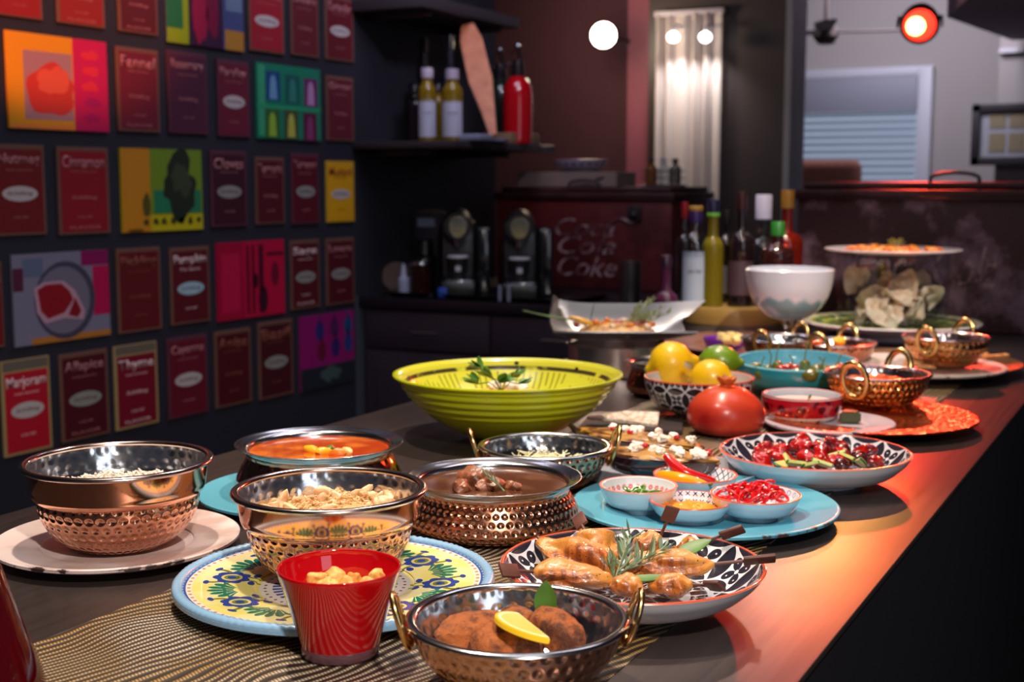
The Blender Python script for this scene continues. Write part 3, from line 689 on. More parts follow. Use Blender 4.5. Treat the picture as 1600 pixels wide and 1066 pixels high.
def grains(R, z, n, l, wd, dome=0.0, seed=1, bm=None, layers=0.004):
    r_ = random.Random(seed); b = bmesh.new() if bm is None else bm
    base = bmesh.new(); bmesh.ops.create_icosphere(base, subdivisions=1, radius=1)
    vs = [v.co.copy() for v in base.verts]; fs = [[v.index for v in f.verts] for f in base.faces]; base.free()
    for i in range(n):
        a = r_.random() * 2 * PI; rr = R * math.sqrt(r_.random()) * 0.98
        zz = z + dome * (1 - (rr / R) ** 2) + r_.uniform(-layers, layers) + 0.006 * noise.noise(Vector((rr*math.cos(a)*40, rr*math.sin(a)*40, seed)))
        M = TM((rr*math.cos(a), rr*math.sin(a), zz), (r_.uniform(-.6, .6), r_.uniform(-.6, .6), r_.random() * PI), (l * r_.uniform(.8, 1.2), wd, wd))
        nv = [b.verts.new(M @ c) for c in vs]
        for f in fs: b.faces.new([nv[k] for k in f])
    return b
def disc(R, z, dome=0.0, seg=64, amp=0.0, fr=30, seed=0):
    prof = [(R * i / 10, z + dome * (1 - (i / 10) ** 2)) for i in range(11)]
    return lathe(prof, seg, fn=lambda r, zz, a: (r, zz + amp * noise.noise(Vector((r*math.cos(a)*fr, r*math.sin(a)*fr, seed)))))
# ---- red glass object cut by the left edge, very near
redglass = mat('dark_red_glass', (0.07, 0.001, 0.003), 0.08, trans=0.25, ior=1.4, coat=0.6)
q = P(-48, 1090, T)
t = thing('red_glass_vase', 'dark red flared glass vase cut off by the left edge of the view', 'vase', q)
obj('vase_body', lathe(smooth_prof([(0, 0), (0.050, 0.0), (0.054, 0.006), (0.048, 0.03), (0.033, 0.075), (0.021, 0.12), (0.016, 0.15), (0.018, 0.17), (0.015, 0.17), (0.013, 0.15), (0.018, 0.12), (0.03, 0.075), (0.043, 0.03), (0.046, 0.008), (0, 0.006)], 5), 64), redglass, t)

# ---- white distressed plate with the copper rice bowl
cream = crisp_edge('distressed_white_plate', S(222, 205, 200), S(60, 40, 34), 0.45, 0.128, blot=S(186, 160, 150))
q, R = fitp(-2, 371, 836, T + 0.016); q.z = T
DR = R
cream = crisp_edge('distressed_white_plate', S(224, 208, 204), S(52, 36, 32), 0.42, R, blot=S(190, 166, 158))
plate('white_plate', 'distressed off white plate with chipped dark edge under the left copper rice bowl', q, R, cream, 0.016)
q, R, H = fit(47, 332, 718, 866, T + 0.0078, 0.42)
t, inn = mixing_bowl('copper hammered bowl of white rice standing on the white plate at far left', q, R, H, copper('hammered_copper_rice', 46, bs=0.55, vs=1.15))
zl = H * 0.62; r_ = inner_r(inn, zl)
c = tag(obj('rice', disc(r_, zl, 0.004), rice_m, loc=q), 'white cooked rice filling the far left copper bowl', 'rice', kind='stuff')
obj('rice_grains', grains(r_ - 0.004, zl + 0.002, 2200, 0.0036, 0.0012, 0.004, 4), rice_m, c)['kind'] = 'stuff'

# ---- turquoise plate with soup handi
def turq(name, R, c1=S(88, 164, 186), dark=S(70, 50, 44)): return crisp_edge(name, c1, dark, 0.32, R, blot=S(70, 148, 174))
q, R = fitp(312, 662, 762, T + 0.016); q.z = T
plate('turquoise_plate', 'turquoise plate with chipped edge under the pot of orange soup', q, R, turq('turquoise_glaze_soup', R), 0.016)
q, R, H = fit(371, 630, 690, 783, T + 0.0078, 0.62)
t, inn = handi('copper pot with steel rim holding orange soup on the turquoise plate', q, R, H, copper('plain_copper_soup_pot', 30, bs=0.5, bd=0.002))
soup = mat('orange_soup', S(196, 84, 20), 0.12, fn=lambda nt: mixc(nt, nz(nt, 30, 4).ss(.4, .7), S(176, 62, 14), S(214, 116, 40)), coat=0.5)
zs = H * 0.84
tag(obj('soup', disc(R*0.835, zs, 0), soup, loc=q), 'orange broth filling the copper pot on the turquoise plate', 'soup', kind='stuff')
for i, (px, py, cc, nm, lb) in enumerate([(487, 703, S(236, 178, 30), 'pepper_piece', 'yellow pepper strip floating in the orange soup'), (505, 706, S(230, 170, 34), 'squash_piece', 'pale yellow squash piece beside green leaf in the soup'), (516, 703, S(72, 110, 40), 'zucchini_piece', 'green zucchini piece floating in the orange soup'), (541, 706, S(232, 190, 120), 'potato_piece', 'cream potato piece at the front of the orange soup'), (528, 708, S(228, 120, 30), 'carrot_piece', 'orange carrot piece in the middle of the soup')]):
    p = P(px, py, q.z + zs + 0.002)
    tag(obj(nm, blob(0.011, 0.006, 0.006, 0.12, seed=i, sub=2), mat(nm + '_flesh', cc, 0.35), loc=p, rot=(0.2, 0.1, i * 0.9)), lb, 'food')

# ---- painted majolica plate
def majolica(R):
    def f(nt):
        x, y, z = coords(nt, 'Object'); r = hyp(x, y) * (1 / R); th = y.at2(x)
        def cell(n, off=0.0): a = ((th * (n / (2*PI)) + off).fr() - 0.5) * (2*PI/n); return a * r
        col = mixc(nt, (r > 0.0), S(222, 212, 110), S(220, 208, 112))
        cream_ = mixc(nt, nz(nt, 20, 2).ss(.4, .6), S(226, 216, 120), S(232, 228, 170))
        cx = cell(8)
        # olive arcs
        arc = ((hyp(cx, r - 0.80) - 0.13).ab() < 0.014) * (r < 0.80)
        col = mixc(nt, arc, cream_, S(120, 120, 40))
        arc2 = ((hyp(cx.ab() - 0.2, r - 0.52) - 0.17).ab() < 0.010)
        col = mixc(nt, arc2, col, S(120, 120, 40))
        # green fans between
        gx = cell(8, 0.5); ga = (r - 0.58).at2(gx.ab() + 0.0001); gd = hyp(gx, r - 0.58)
        fan = (gd < ((ga * 9).sin().ab() * 0.05 + 0.16)) * (ga > 0.55) * (gd > 0.05)
        ribs = ((ga * 9).sin().ab() > 0.25)
        col = mixc(nt, fan * ribs, col, S(20, 116, 96))
        # blue flowers
        d = hyp(cx, (r - 0.665)); a2 = (r - 0.665).at2(cx)
        sc = (a2 * 3.5).sin().ab() * 0.022 + 0.098
        col = mixc(nt, (d < sc), col, S(40, 66, 150))
        col = mixc(nt, (d < 0.066), col, S(214, 200, 120))
        col = mixc(nt, (d < 0.048), col, S(110, 130, 60))
        col = mixc(nt, (d < 0.028), col, S(36, 60, 150))
        # small blue leaves
        bx = (cell(8).ab() - 0.135); col = mixc(nt, (hyp(bx * 1.0, (r - 0.80) * 1.9) < 0.036), col, S(38, 64, 148))
        col = mixc(nt, (hyp(cell(8).ab() - 0.075, (r - 0.525) * 1.6) < 0.036), col, S(34, 60, 150))
        # inner rings
        col = mixc(nt, (r < 0.47), col, S(220, 220, 214))
        dt = hyp(cell(44), r - 0.435) < 0.011
        col = mixc(nt, dt, col, S(120, 60, 40))
        st = (((th * (40 / (2*PI))).fr() - 0.5).ab() < 0.28) * (r < 0.39)
        col = mixc(nt, st, col, S(44, 80, 160)); col = mixc(nt, (r < 0.2), col, S(214, 200, 110))
        # outer rings
        col = mixc(nt, (r > 0.875), col, S(226, 220, 206))
        col = mixc(nt, (hyp(cell(84), r - 0.893) < 0.012), col, S(190, 120, 60))
        col = mixc(nt, (r > 0.912), col, S(46, 84, 160))
        col = mixc(nt, (r > 0.926) * (hyp(cell(110), r - 0.926) > 0.012), col, S(138, 184, 218))
        return mixc(nt, (z.ss(0.0035, 0.0062)), S(196, 200, 220), col)
    return mat('painted_majolica', S(220, 208, 112), 0.20, fn=f, coat=0.5)
q, R = fitp(275, 773, 902, T + 0.018); q.z = T + 0.0025
t, wd = plate('painted_plate', 'large painted plate with blue flowers and green fans under the second copper bowl', q, R, majolica(R), 0.016, th=0.005, well=0.5, wd=0.008)
rim_t = obj('ribbed_rim', lathe([(R*0.965 + R*0.034*math.cos(a*PI/8 - PI/2), 0.0150 + 0.0042*math.sin(a*PI/8 - PI/2)) for a in range(17)], 240, fn=lambda r, z, a: (r, z + (0.0006*math.cos(a*110) if z > 0.0145 else 0))), mat('light_blue_rim_glaze', S(138, 182, 216), 0.25, coat=0.4), t)
q, R, H = fit(369, 666, 763, 915, q.z + wd, 0.42)
t, inn = mixing_bowl('copper hammered bowl of chicken rice standing on the painted plate', q, R, H, copper('hammered_copper_chicken', 46, bs=0.55, vs=1.15))
zl = H * 0.66; r_ = inner_r(inn, zl)
cr_m = speckle('chicken_rice', S(222, 184, 130), S(206, 160, 104), 60, rough=0.5)
c = tag(obj('chicken_rice', disc(r_, zl, 0.006, amp=0.004, fr=45), cr_m, loc=q), 'golden rice with shredded chicken filling the second copper bowl', 'rice', kind='stuff')
obj('rice_grains', grains(r_ - 0.004, zl + 0.001, 1500, 0.0036, 0.0013, 0.006, 9), cr_m, c)['kind'] = 'stuff'
ch_m = speckle('shredded_chicken', S(236, 206, 160), S(214, 160, 110), 90, rough=0.45)
shr = bmesh.new(); r2 = random.Random(5)
for i in range(46):
    a = r2.random()*2*PI; rr = r_*0.85*math.sqrt(r2.random())
    blob(r2.uniform(.006, .014), r2.uniform(.003, .005), r2.uniform(.003, .006), .2, seed=i, sub=2, bm=shr, M=TM((rr*math.cos(a), rr*math.sin(a), zl + .006 + r2.uniform(0, .006)), (r2.uniform(-.5, .5), r2.uniform(-.5, .5), r2.random()*PI)))
obj('chicken_shreds', shr, ch_m, c)['kind'] = 'stuff'

# ---- red glass cup of croutons
q, R, H = fit(437, 628, 884, 1042, T + 0.0025, 0.66)
t = thing('red_glass_cup', 'bright red glass cup of croutons in front of the painted plate', 'cup', q)
rg = mat('red_cup_glass', (0.52, 0.003, 0.007), 0.07, trans=0.12, ior=1.45, coat=0.9, sss=0.0)
rb = R * 0.64
obj('cup_wall', lathe([(0, 0.010), (rb*0.97, 0.010)] + smooth_prof([(rb*1.0, 0.0085), (rb + (R-rb)*0.35, H*0.42), (R*0.975, H*0.90), (R, H*0.985), (R*0.985, H), (R*0.955, H*0.985), (R*0.93, H*0.88), (rb + (R-rb)*0.2, H*0.42), (rb*0.90, 0.016)], 5) + [(0, 0.014)], 96), rg, t)
obj('clear_base', lathe([(0, 0.0)] + [(rb*0.96, 0.0), (rb*1.0, 0.002), (rb*1.01, 0.0082), (rb*0.98, 0.0098), (0, 0.0098)], 96), mat('pink_clear_glass_base', (1.0, 0.45, 0.55), 0.04, trans=0.9, ior=1.45), t)
crm = speckle('crouton_toast', S(232, 190, 110), S(214, 150, 66), 70, .42, .6, rough=0.7, bs=0.8, bd=0.002)
for i, (px, py, s) in enumerate([(498, 908, 1.0), (524, 905, 1.15), (551, 908, .85), (590, 904, .9), (573, 914, .8), (512, 918, 1.0), (540, 917, .9)]):
    p = P(px, py, q.z + H*0.78)
    b = lump(0.0082*s, 0.0075*s, 0.0070*s, .35, i+3, 5)
    tag(obj('crouton', b, crm, loc=p, rot=(i, i*.7, i*1.9)), 'toasted bread crouton heaped in the red glass cup', 'crouton', 'croutons in the red glass cup')
tag(obj('crouton_bed', disc(inner_r([(R*0.93, H*.88), (rb*.92, 0.016)], H*0.66), H*0.66, 0.004, amp=0.006, fr=70), crm, loc=q), 'lower layer of toasted croutons filling the red glass cup', 'croutons', kind='stuff')

# ---- stew handi on the runner
q, R, H = fit(635, 908, 743, 856, T + 0.0025, 0.80)
t, inn = handi('hammered copper pot with steel rim holding brown meat stew behind the red cup', q, R, H, copper('hammered_copper_stew', 60, bs=0.6, vs=1.1, rough=0.2, bd=0.003))
stew = mat('brown_stew', S(92, 58, 40), 0.12, fn=lambda nt: mixc(nt, nz(nt, 25, 3).ss(.4, .65), S(84, 50, 32), S(112, 76, 54)), coat=0.5)
zs = H * 0.85
tag(obj('stew_sauce', disc(R*0.835, zs, 0), stew, loc=q), 'brown gravy filling the hammered copper pot', 'sauce', kind='stuff')
meat_m = speckle('stewed_meat', S(140, 84, 54), S(92, 50, 30), 50, rough=0.35, bs=0.9, bd=0.003)
for i, (px, py, s) in enumerate([(742, 754, 1.2), (770, 762, .9), (722, 764, .8), (800, 762, .6)]):
    tag(obj('meat_chunk', blob(.019*s, .013*s, .013*s, .2, seed=i+8, fine=.12), meat_m, loc=P(px, py, q.z + zs + 0.001), rot=(.3*i, .2, i*.9)), 'brown meat chunk rising from the stew in the hammered pot', 'meat', 'meat chunks in the brown stew')
def rosemary(bm, p0, p1, n=22, L=0.014, wd=0.0013, seed=0):
    r3 = random.Random(seed); d = (p1 - p0)
    tube([p0, p0 + d*.5 + Vector((0, 0, .002)), p1], [.001, .0009, .0005], 6, bm)
    for i in range(n):
        k = 0.1 + 0.9*i/n; a = r3.random()*2*PI; ll = L * (1.1 - 0.4*k) * r3.uniform(.8, 1.1)
        dirv = (d.normalized()*1.0 + Vector((math.cos(a), math.sin(a), abs(math.sin(a*1.7))*.8))*.8).normalized()
        c0 = p0 + d*k; M = TM(c0) @ dirv.to_track_quat('X', 'Z').to_matrix().to_4x4()
        leaf(ll, wd*1.6, .1, bm, M, th=.0005, n=3)
    return bm
b = rosemary(bmesh.new(), P(788, 768, q.z + zs + .006) - q, P(758, 741, q.z + zs + .018) - q, 14, .014)
tag(obj('rosemary_sprig', b, rosem_g, loc=q), 'small rosemary sprig on the brown stew', 'herb')

# ---- near kadai with cutlets
q, R, H = fit(640, 977, 966, 1098, T + 0.0025, 0.42)
kang = aim(q, 3)
t, inn = kadai('large copper kadai with brass ring handles holding breaded cutlets at the front edge', q, R, H, kang, copper('hammered_copper_kadai', 46, bs=0.4, rough=.2, col=(.74, .42, .28)))
cut_m = mat('breaded_crust', S(170, 100, 40), .75, fn=lambda nt: mixc(nt, nz(nt, 48, 5, .7).ss(.40, .62), S(170, 92, 36), S(82, 38, 14)), bump=lambda nt: nz(nt, 160, 4, .7), bs=1.0, bd=.003)
zc = q.z + H*0.52
for i, (x0, y0, x1, y1, wd, dz, lb) in enumerate([(692, 1002, 800, 975, .021, .0, 'long breaded cutlet at the back left of the front kadai'), (742, 1012, 848, 1004, .022, .002, 'breaded cutlet at the front middle of the kadai left of the lemon'), (842, 968, 898, 1004, .016, .012, 'rounded breaded croquette right of the lemon slice'), (712, 992, 770, 1010, .020, -.004, 'breaded cutlet partly under the others at the left of the kadai'), (790, 968, 824, 985, .018, -.004, 'breaded cutlet end beneath the green leaf')]):
    p0, p1 = P(x0, y0, zc + dz), P(x1, y1, zc + dz); m_, ln, az, el = seg_place(p0, p1)
    tag(obj('breaded_cutlet', lump(ln*.54, wd*.9, .0145, .12, i+20), cut_m, loc=m_, rot=(0.2 if i != 2 else 0, 0.05, az)), lb, 'cutlet')
# lemon slice
p0, p1 = P(806, 968, zc + .014), P(860, 1012, zc + .012); m_ = (p0 + p1)/2 + Vector((0, 0, .004))
X_ = (p1 - p0).normalized(); Nn = (camo.location - m_).normalized(); Nn = (Nn - X_*Nn.dot(X_)).normalized(); Nn = Matrix.Rotation(math.radians(-64), 3, X_) @ Nn; Y_ = Nn.cross(X_)
t = thing('lemon_slice', 'half moon lemon slice leaning between the cutlets in the front kadai', 'lemon', m_, rot=Matrix((X_, Y_, Nn)).transposed().to_euler())
hm = lambda r, n=20: [(r*math.cos(PI + PI*i/n), r*math.sin(PI + PI*i/n)) for i in range(n+1)]
obj('rind', prism(hm(.030), -.0022, .0022, bev=.0006), mat('lemon_rind', S(240, 196, 24), 0.35), t)
obj('pith', prism(hm(.0275), -.0024, .0024), mat('lemon_pith', S(240, 232, 190), 0.5), t)
obj('flesh', prism([(x, y*1.0 - .0008) for x, y in hm(.0245)], -.0026, .0026), mat('lemon_flesh', S(228, 206, 96), 0.3, sss=.2, sr=.003), t)
b = leaf(.032, .018, .1, M=TM((0, 0, 0), (0, -1.35, 0)), n=8)
tag(obj('green_leaf', b, leaf_g, loc=P(852, 972, zc + .012), rot=(0, 0, aim(q, 80))), 'upright green leaf behind the croquette in the front kadai', 'leaf')

# ---- skewer bowl
q, R, H = fit(781, 1193, 880, 974, T + 0.0025, 0.46)
t, inn = ceramic_bowl('skewer_bowl', 'wide black and white patterned bowl of grilled chicken skewers', q, R, H, 0.46, white_gl, bwmat('black_white_tiles_skewer', 13, 0.0, 1.18), red_rim, curve=1.0, th=.004, rimr=.0013)
q_sk = q; Hs = H
def grill(nt):
    x, y, z = coords(nt, 'Object'); n = nz(nt, 26, 4, .65)
    base = mixc(nt, nz(nt, 12, 3).ss(.38, .62), S(206, 142, 66), S(172, 94, 32))
    bar = (((x*0.9 + y*0.5 + n*.010) * 95).fr() - .5).ab().ss(.30, .16) * nz(nt, 14, 2).ss(.42, .62) * (z.ss(-.004, .004))
    c = mixc(nt, bar*.85, base, S(112, 50, 18)); c = mixc(nt, n.ss(.56, .70)*.8, c, S(140, 66, 24))
    return mixc(nt, (vor(nt, 260) < .16) * (nz(nt, 30, 2) > .5), c, S(60, 44, 20))
chick = mat('grilled_chicken', S(210, 140, 60), 0.34, fn=grill, bump=lambda nt: nz(nt, 55, 5, .65), bs=.9, bd=.003, coat=.5)
stickm = mat('brown_skewer_wood', S(92, 52, 42), 0.55, fn=lambda nt: mixc(nt, nz(nt, 20, 3, sc3=(1, 8, 8)), S(78, 42, 34), S(112, 66, 52)))
def skewer(lb, m0, m1, z0, z1, s1, zs, wd=.016, paddle=True, seed=0, fr=1.5):
    p0, p1 = P(*m0, z0), P(*m1, z1); c, ln, az, el = seg_place(p0, p1)
    t = thing('chicken_skewer', lb, 'skewer', c, rot=(0, 0, 0))
    Mm = (p1 - p0).to_track_quat('X', 'Z').to_matrix().to_4x4()
    b = bmesh.new(); bmesh.ops.create_icosphere(b, subdivisions=4, radius=1)
    for v in b.verts:
        k = 1 + .55*noise.noise(v.co*fr*1.1 + Vector((seed*3, 0, seed))) + .05*noise.noise(v.co*7 + Vector((seed, 3, 0))) + .035*math.sin(v.co.x*22 + seed)*max(0, v.co.z)
        ax_ = min(.999, abs(v.co.x)); tap = min(2.0, math.sqrt(1 - ax_**2.8)/max(.05, math.sqrt(1 - ax_*ax_)))*(1 - .22*v.co.x*(1 if seed % 2 else -1))
        v.co = Vector((v.co.x*ln*.54, v.co.y*wd*1.12*k*tap, v.co.z*wd*.66*k*tap))
    b.transform(Mm); obj('chicken', b, chick, t)
    p2 = P(*s1, zs) - c; st = (p1 - c); e0 = (p0 - c)*.8
    d = (p2 - st); 
    obj('stick', tube([e0, st, st + d*.55], .0016, 8), stickm, t)
    if paddle:
        Mp = TM(st + d*.5) @ d.to_track_quat('X', 'Z').to_matrix().to_4x4(); L = d.length*.5
        b = box(0, L, -.0068, .0068, -.0016, .0016, .0009); b.transform(Mp @ Matrix.Rotation(-.75, 4, 'X')); obj('paddle', b, stickm, t)
    return t
zt = q.z + H
skewer('chicken skewer lying at upper left of the bowl with crisp square end', (960, 893), (846, 848), zt-.006, zt+.004, (836, 832), zt+.010, .021, False, 1)
skewer('chicken skewer pointing up with brown stick against the copper pot', (955, 880), (918, 838), zt-.008, zt+.006, (902, 806), zt+.016, .019, True, 2)
skewer('chicken skewer behind the rosemary with upright brown paddle', (990, 862), (1032, 838), zt-.012, zt+.002, (1052, 792), zt+.034, .013, True, 3)
skewer('chicken skewer at the back right with long dark paddle', (1052, 866), (1090, 850), zt-.012, zt-.002, (1162, 826), zt+.016, .012, True, 4)
skewer('large chicken skewer lying level at right with light paddle', (980, 886), (1112, 882), zt-.004, zt+.003, (1212, 872), zt+.010, .017, True, 5)
skewer('chicken skewer at front left with brown stick over the rim', (958, 908), (838, 894), zt-.002, zt+.002, (782, 891), zt+.010, .015, True, 6)
skewer('short chicken skewer at the front centre of the bowl', (1000, 912), (955, 918), zt-.004, zt-.004, (935, 921), zt-.004, .012, False, 7)
skewer('short chicken skewer at front right with paddle end on the rim', (1014, 916), (1080, 914), zt-.004, zt-.003, (1128, 916), zt+.003, .012, True, 8)
b = rosemary(bmesh.new(), P(962, 902, zt) - q, P(986, 838, zt+.012) - q, 20, .024, .0016, 2); rosemary(b, P(966, 898, zt) - q, P(1040, 858, zt+.012) - q, 24, .024, .0016, 3); rosemary(b, P(960, 905, zt) - q, P(950, 880, zt+.012) - q, 8, .018, .0014, 4)
tag(obj('rosemary_sprig', b, rosem_g, loc=q), 'large rosemary sprig in the middle of the chicken skewers', 'herb')
tag(obj('bay_leaf', leaf(.040, .018, .1), leaf_g, loc=P(1050, 872, zt+.002), rot=(0.3, -.3, aim(q, 15))), 'green leaf tucked behind the large level skewer', 'leaf')
tag(obj('bay_leaf', leaf(.055, .014, .03), leaf_g, loc=P(958, 910, zt-.001), rot=(0.1, -.02, aim(q, 12))), 'green leaf under the large skewer at the bowl centre', 'leaf')

# ---- turquoise plate with four dip bowls
q, R = fitp(895, 1307, 784, T + 0.017); q.z = T + 0.0003
tq, wd = plate('turquoise_plate', 'large turquoise plate with chipped edge carrying four small dip bowls', q, R, turq('turquoise_glaze_dips', R), 0.017, wd=.007)
zd = q.z + wd
def star_pat(n, c, base=WHT, rows=3.0, kind='x'):
    def f(nt):
        u, v, _ = coords(nt, 'UV'); a = (u*n).fr() - .5; b_ = (v*n).fr() - .5; d = hyp(a, b_)
        if kind == 'x': m = (((a.ab() - b_.ab()).ab() < .09) * (d < .42)).mx(d < .12)
        elif kind == 'flower': th = b_.at2(a); m = (d < ((th*4).cos().ab()*.2 + .22)) * (d > .07) * (v > .03) * (v < .09)
        elif kind == 'grid': m = ((a + b_).fr() < .16).mx((a - b_).fr() < .16)
        else: m = (d < .3) * (d > .16)
        return mixc(nt, m, base, c)
    return f
r4 = random.Random(11)
# pink flower bowl with green chilli rings
q, R, H = fit(936, 1058, 758, 806, zd, 0.52)
ceramic_bowl('dip_bowl', 'small white bowl with pink flowers inside holding sliced green chillies', q, R, H, .52, blue_gl, mat('pink_flower_glaze', WHT, .2, fn=star_pat(30, S(224, 120, 124), kind='flower'), coat=.5), mat('pink_rim', S(220, 130, 110), .25), curve=1.0)
grn = mat('green_chilli_skin', S(66, 128, 34), .22, coat=.5, fn=lambda nt: mixc(nt, nz(nt, 40, 2), S(48, 104, 26), S(104, 158, 60)))
for i in range(9):
    a = i*2.4; rr = R*.42*math.sqrt((i+.5)/9)
    tag(obj('chilli_ring', tube([(.0085*math.cos(k*PI/7), .0045*math.sin(k*PI/7), 0) for k in range(14)], .0016, 6, closed=True), grn, loc=(q.x+rr*math.cos(a), q.y+rr*math.sin(a), q.z+H*.60+r4.uniform(0, .006)), rot=(r4.uniform(-.6, .6), r4.uniform(-.6, .6), r4.random()*3)), 'ring of sliced green chilli in the pink flower bowl', 'chilli', 'sliced green chillies')
tag(obj('chilli_bed', disc(R*.76, H*.52, .003, amp=.002, fr=90), mat('green_relish', S(108, 130, 60), .3), loc=q), 'bed of chopped green relish in the pink flower bowl', 'relish', kind='stuff')
# back bowl with grid pattern and whole peppers
q, R, H = fit(1020, 1151, 741, 783, zd, 0.5)
ceramic_bowl('dip_bowl', 'small bowl with black lattice pattern holding three small whole peppers', q, R, H, .5, blue_gl, mat('lattice_glaze', WHT, .2, fn=star_pat(26, S(34, 36, 60), kind='grid'), coat=.5), red_rim, curve=1.0)
def pepper(bm, pts, r, tip=.25):
    n = len(pts); return tube(smooth_prof(pts, 5), [r*(0.35 + .65*math.sin(PI*min(1, (i/(5*(n-1)))*.85+.12))) for i in range(5*(n-1)+1)], 12, bm)
t = thing('red_chilli', 'long red chilli standing out of the lattice bowl', 'chilli', q)
obj('chilli_body', pepper(None, [P(1040, 712, q.z+H+.022)-q, P(1068, 738, q.z+H+.006)-q, P(1118, 752, q.z+H-.004)-q], .0068), mat('red_chilli_skin', S(190, 20, 24), .18, coat=.6), t)
obj('stem', tube([P(1115, 751, q.z+H-.004)-q, P(1124, 754, q.z+H-.003)-q], .0016, 6), stem_g, t)
t = thing('green_chilli', 'green pepper lying between the red chilli and yellow pepper', 'chilli', q)
obj('chilli_body', pepper(None, [P(1050, 730, q.z+H+.006)-q, P(1070, 743, q.z+H)-q, P(1095, 756, q.z+H-.006)-q], .0070), mat('green_pepper_skin', S(46, 92, 26), .2, coat=.6), t)
obj('stem', tube([P(1093, 755, q.z+H-.006)-q, P(1100, 758, q.z+H-.004)-q], .0016, 6), stem_g, t)
t = thing('yellow_pepper', 'small orange yellow pepper at the front of the lattice bowl', 'pepper', q)
obj('pepper_body', pepper(None, [P(1030, 742, q.z+H)-q, P(1064, 750, q.z+H)-q, P(1104, 758, q.z+H-.003)-q], .0085), mat('yellow_pepper_skin', S(240, 154, 16), .18, coat=.6), t)
obj('stem', tube([P(1102, 757, q.z+H-.003)-q, P(1112, 757, q.z+H)-q], .0018, 6), stem_g, t)
# red pepper slices bowl
q, R, H = fit(1109, 1250, 772, 818, zd, 0.5)
ceramic_bowl('dip_bowl', 'small white bowl with pale blue circles heaped with red pepper rings', q, R, H, .5, blue_gl, mat('pale_circles_glaze', WHT, .2, fn=star_pat(24, S(150, 176, 208), kind='o'), coat=.5), red_rim, curve=1.0)
redp = mat('red_pepper_flesh', S(206, 16, 22), .2, coat=.6, sss=.1, sr=.002)
for i in range(26):
    a = i*2.4; rr = R*.62*math.sqrt((i+.5)/26); k2 = r4.uniform(.7, 1.2); arc = r4.uniform(.65, 1.0)
    tag(obj('pepper_ring', tube([(.0115*k2*math.cos(k*2*PI*arc/16), .008*k2*math.sin(k*2*PI*arc/16), .001*math.sin(k)) for k in range(16)], .0019, 6, closed=arc > .93), redp, loc=(q.x+rr*math.cos(a), q.y+rr*math.sin(a), q.z+H*.74+.012*(1-(rr/R))+r4.uniform(0, .003)), rot=(r4.uniform(-.8, .8), r4.uniform(-.8, .8), r4.random()*6)), 'glossy curl of sliced red pepper in the pale circle bowl', 'pepper', 'sliced red pepper curls')
# front blue pattern bowl with orange dip
q, R, H = fit(1014, 1142, 782, 822, zd, 0.5)
ceramic_bowl('dip_bowl', 'small bowl with dark blue crosses inside holding orange dip, nearest of the four', q, R, H, .5, blue_gl, mat('blue_cross_glaze', WHT, .2, fn=star_pat(30, S(34, 56, 110), kind='x'), coat=.5), red_rim, curve=1.0)
dip = mat('orange_dip', S(238, 140, 20), .3)
tag(obj('orange_dip', disc(R*.78, H*.60, .003, amp=.004, fr=120), dip, loc=q), 'orange mango dip in the blue cross bowl', 'dip', kind='stuff')
tag(obj('dip_smear', tube([P(1032, 776, q.z+H*.9), P(1036, 783, q.z+H*.75), P(1042, 789, q.z+H*.64)], [.001, .002, .003], 6), dip), 'streak of orange dip up the side of the blue cross bowl', 'dip')

# ---- big black and white salad bowl
q, R, H = fit(1124, 1418, 704, 768, T + 0.0003, 0.48)
t, inn = ceramic_bowl('salad_bowl', 'wide black and white patterned bowl of tomato and cucumber salad at the counter edge', q, R, H, .48, white_gl, bwmat('black_white_tiles_salad', 13, .0, 1.18), red_rim, th=.004, rimr=.0012)
tomr = mat('tomato_red', S(160, 16, 12), .16, coat=.6, fn=lambda nt: mixc(nt, nz(nt, 40, 2).ss(.4, .65), S(168, 18, 12), S(104, 8, 14)))
olive = mat('dark_olive', S(66, 22, 30), .18, coat=.7)
cucm = mat('cucumber_flesh', S(190, 200, 120), .35); cucs = mat('cucumber_skin', S(54, 96, 34), .35)
zb = q.z + H*.80
for i in range(30):
    a = i*2.4 + .5; rr = R*.68*math.sqrt((i+.5)/30)
    p = (q.x+rr*math.cos(a), q.y+rr*math.sin(a), zb - .004 + .014*(1-rr/R) + r4.uniform(-.002, .004) - (.004 if i > 24 else 0))
    if i % 5 == 3: tag(obj('olive', blob(.0105, .009, .009, .03, seed=i, sub=3), olive, loc=p, rot=(r4.random(), r4.random(), 0)), 'dark red olive among the tomato pieces in the salad bowl', 'olive', 'dark olives in the salad')
    else:
        b = lump(.0135*r4.uniform(.75, 1.1), .0095, .0062, .30, i+40, 5)
        tag(obj('tomato_piece', b, tomr, loc=p, rot=(r4.uniform(-.7, .7), r4.uniform(-.7, .7), r4.random()*6)), 'glossy cut piece of red tomato in the salad bowl', 'tomato', 'tomato pieces in the salad')
for i, (px, py) in enumerate([(1228, 716), (1246, 722), (1268, 724), (1322, 712), (1340, 718), (1306, 708), (1285, 722), (1216, 722)]):
    t = thing('cucumber_slice', 'pale green cucumber half slice in the salad bowl', 'cucumber', P(px, py, zb + .012), group='cucumber slices in the salad', rot=(r4.uniform(.2, .8), r4.uniform(-.4, .4), aim(q, r4.uniform(60, 260))))
    obj('flesh', prism(hm(.0125), -.002, .002, bev=.0004), cucm, t); obj('skin', tube([(x, y, 0) for x, y in hm(.0128)], .0014, 6), cucs, t)
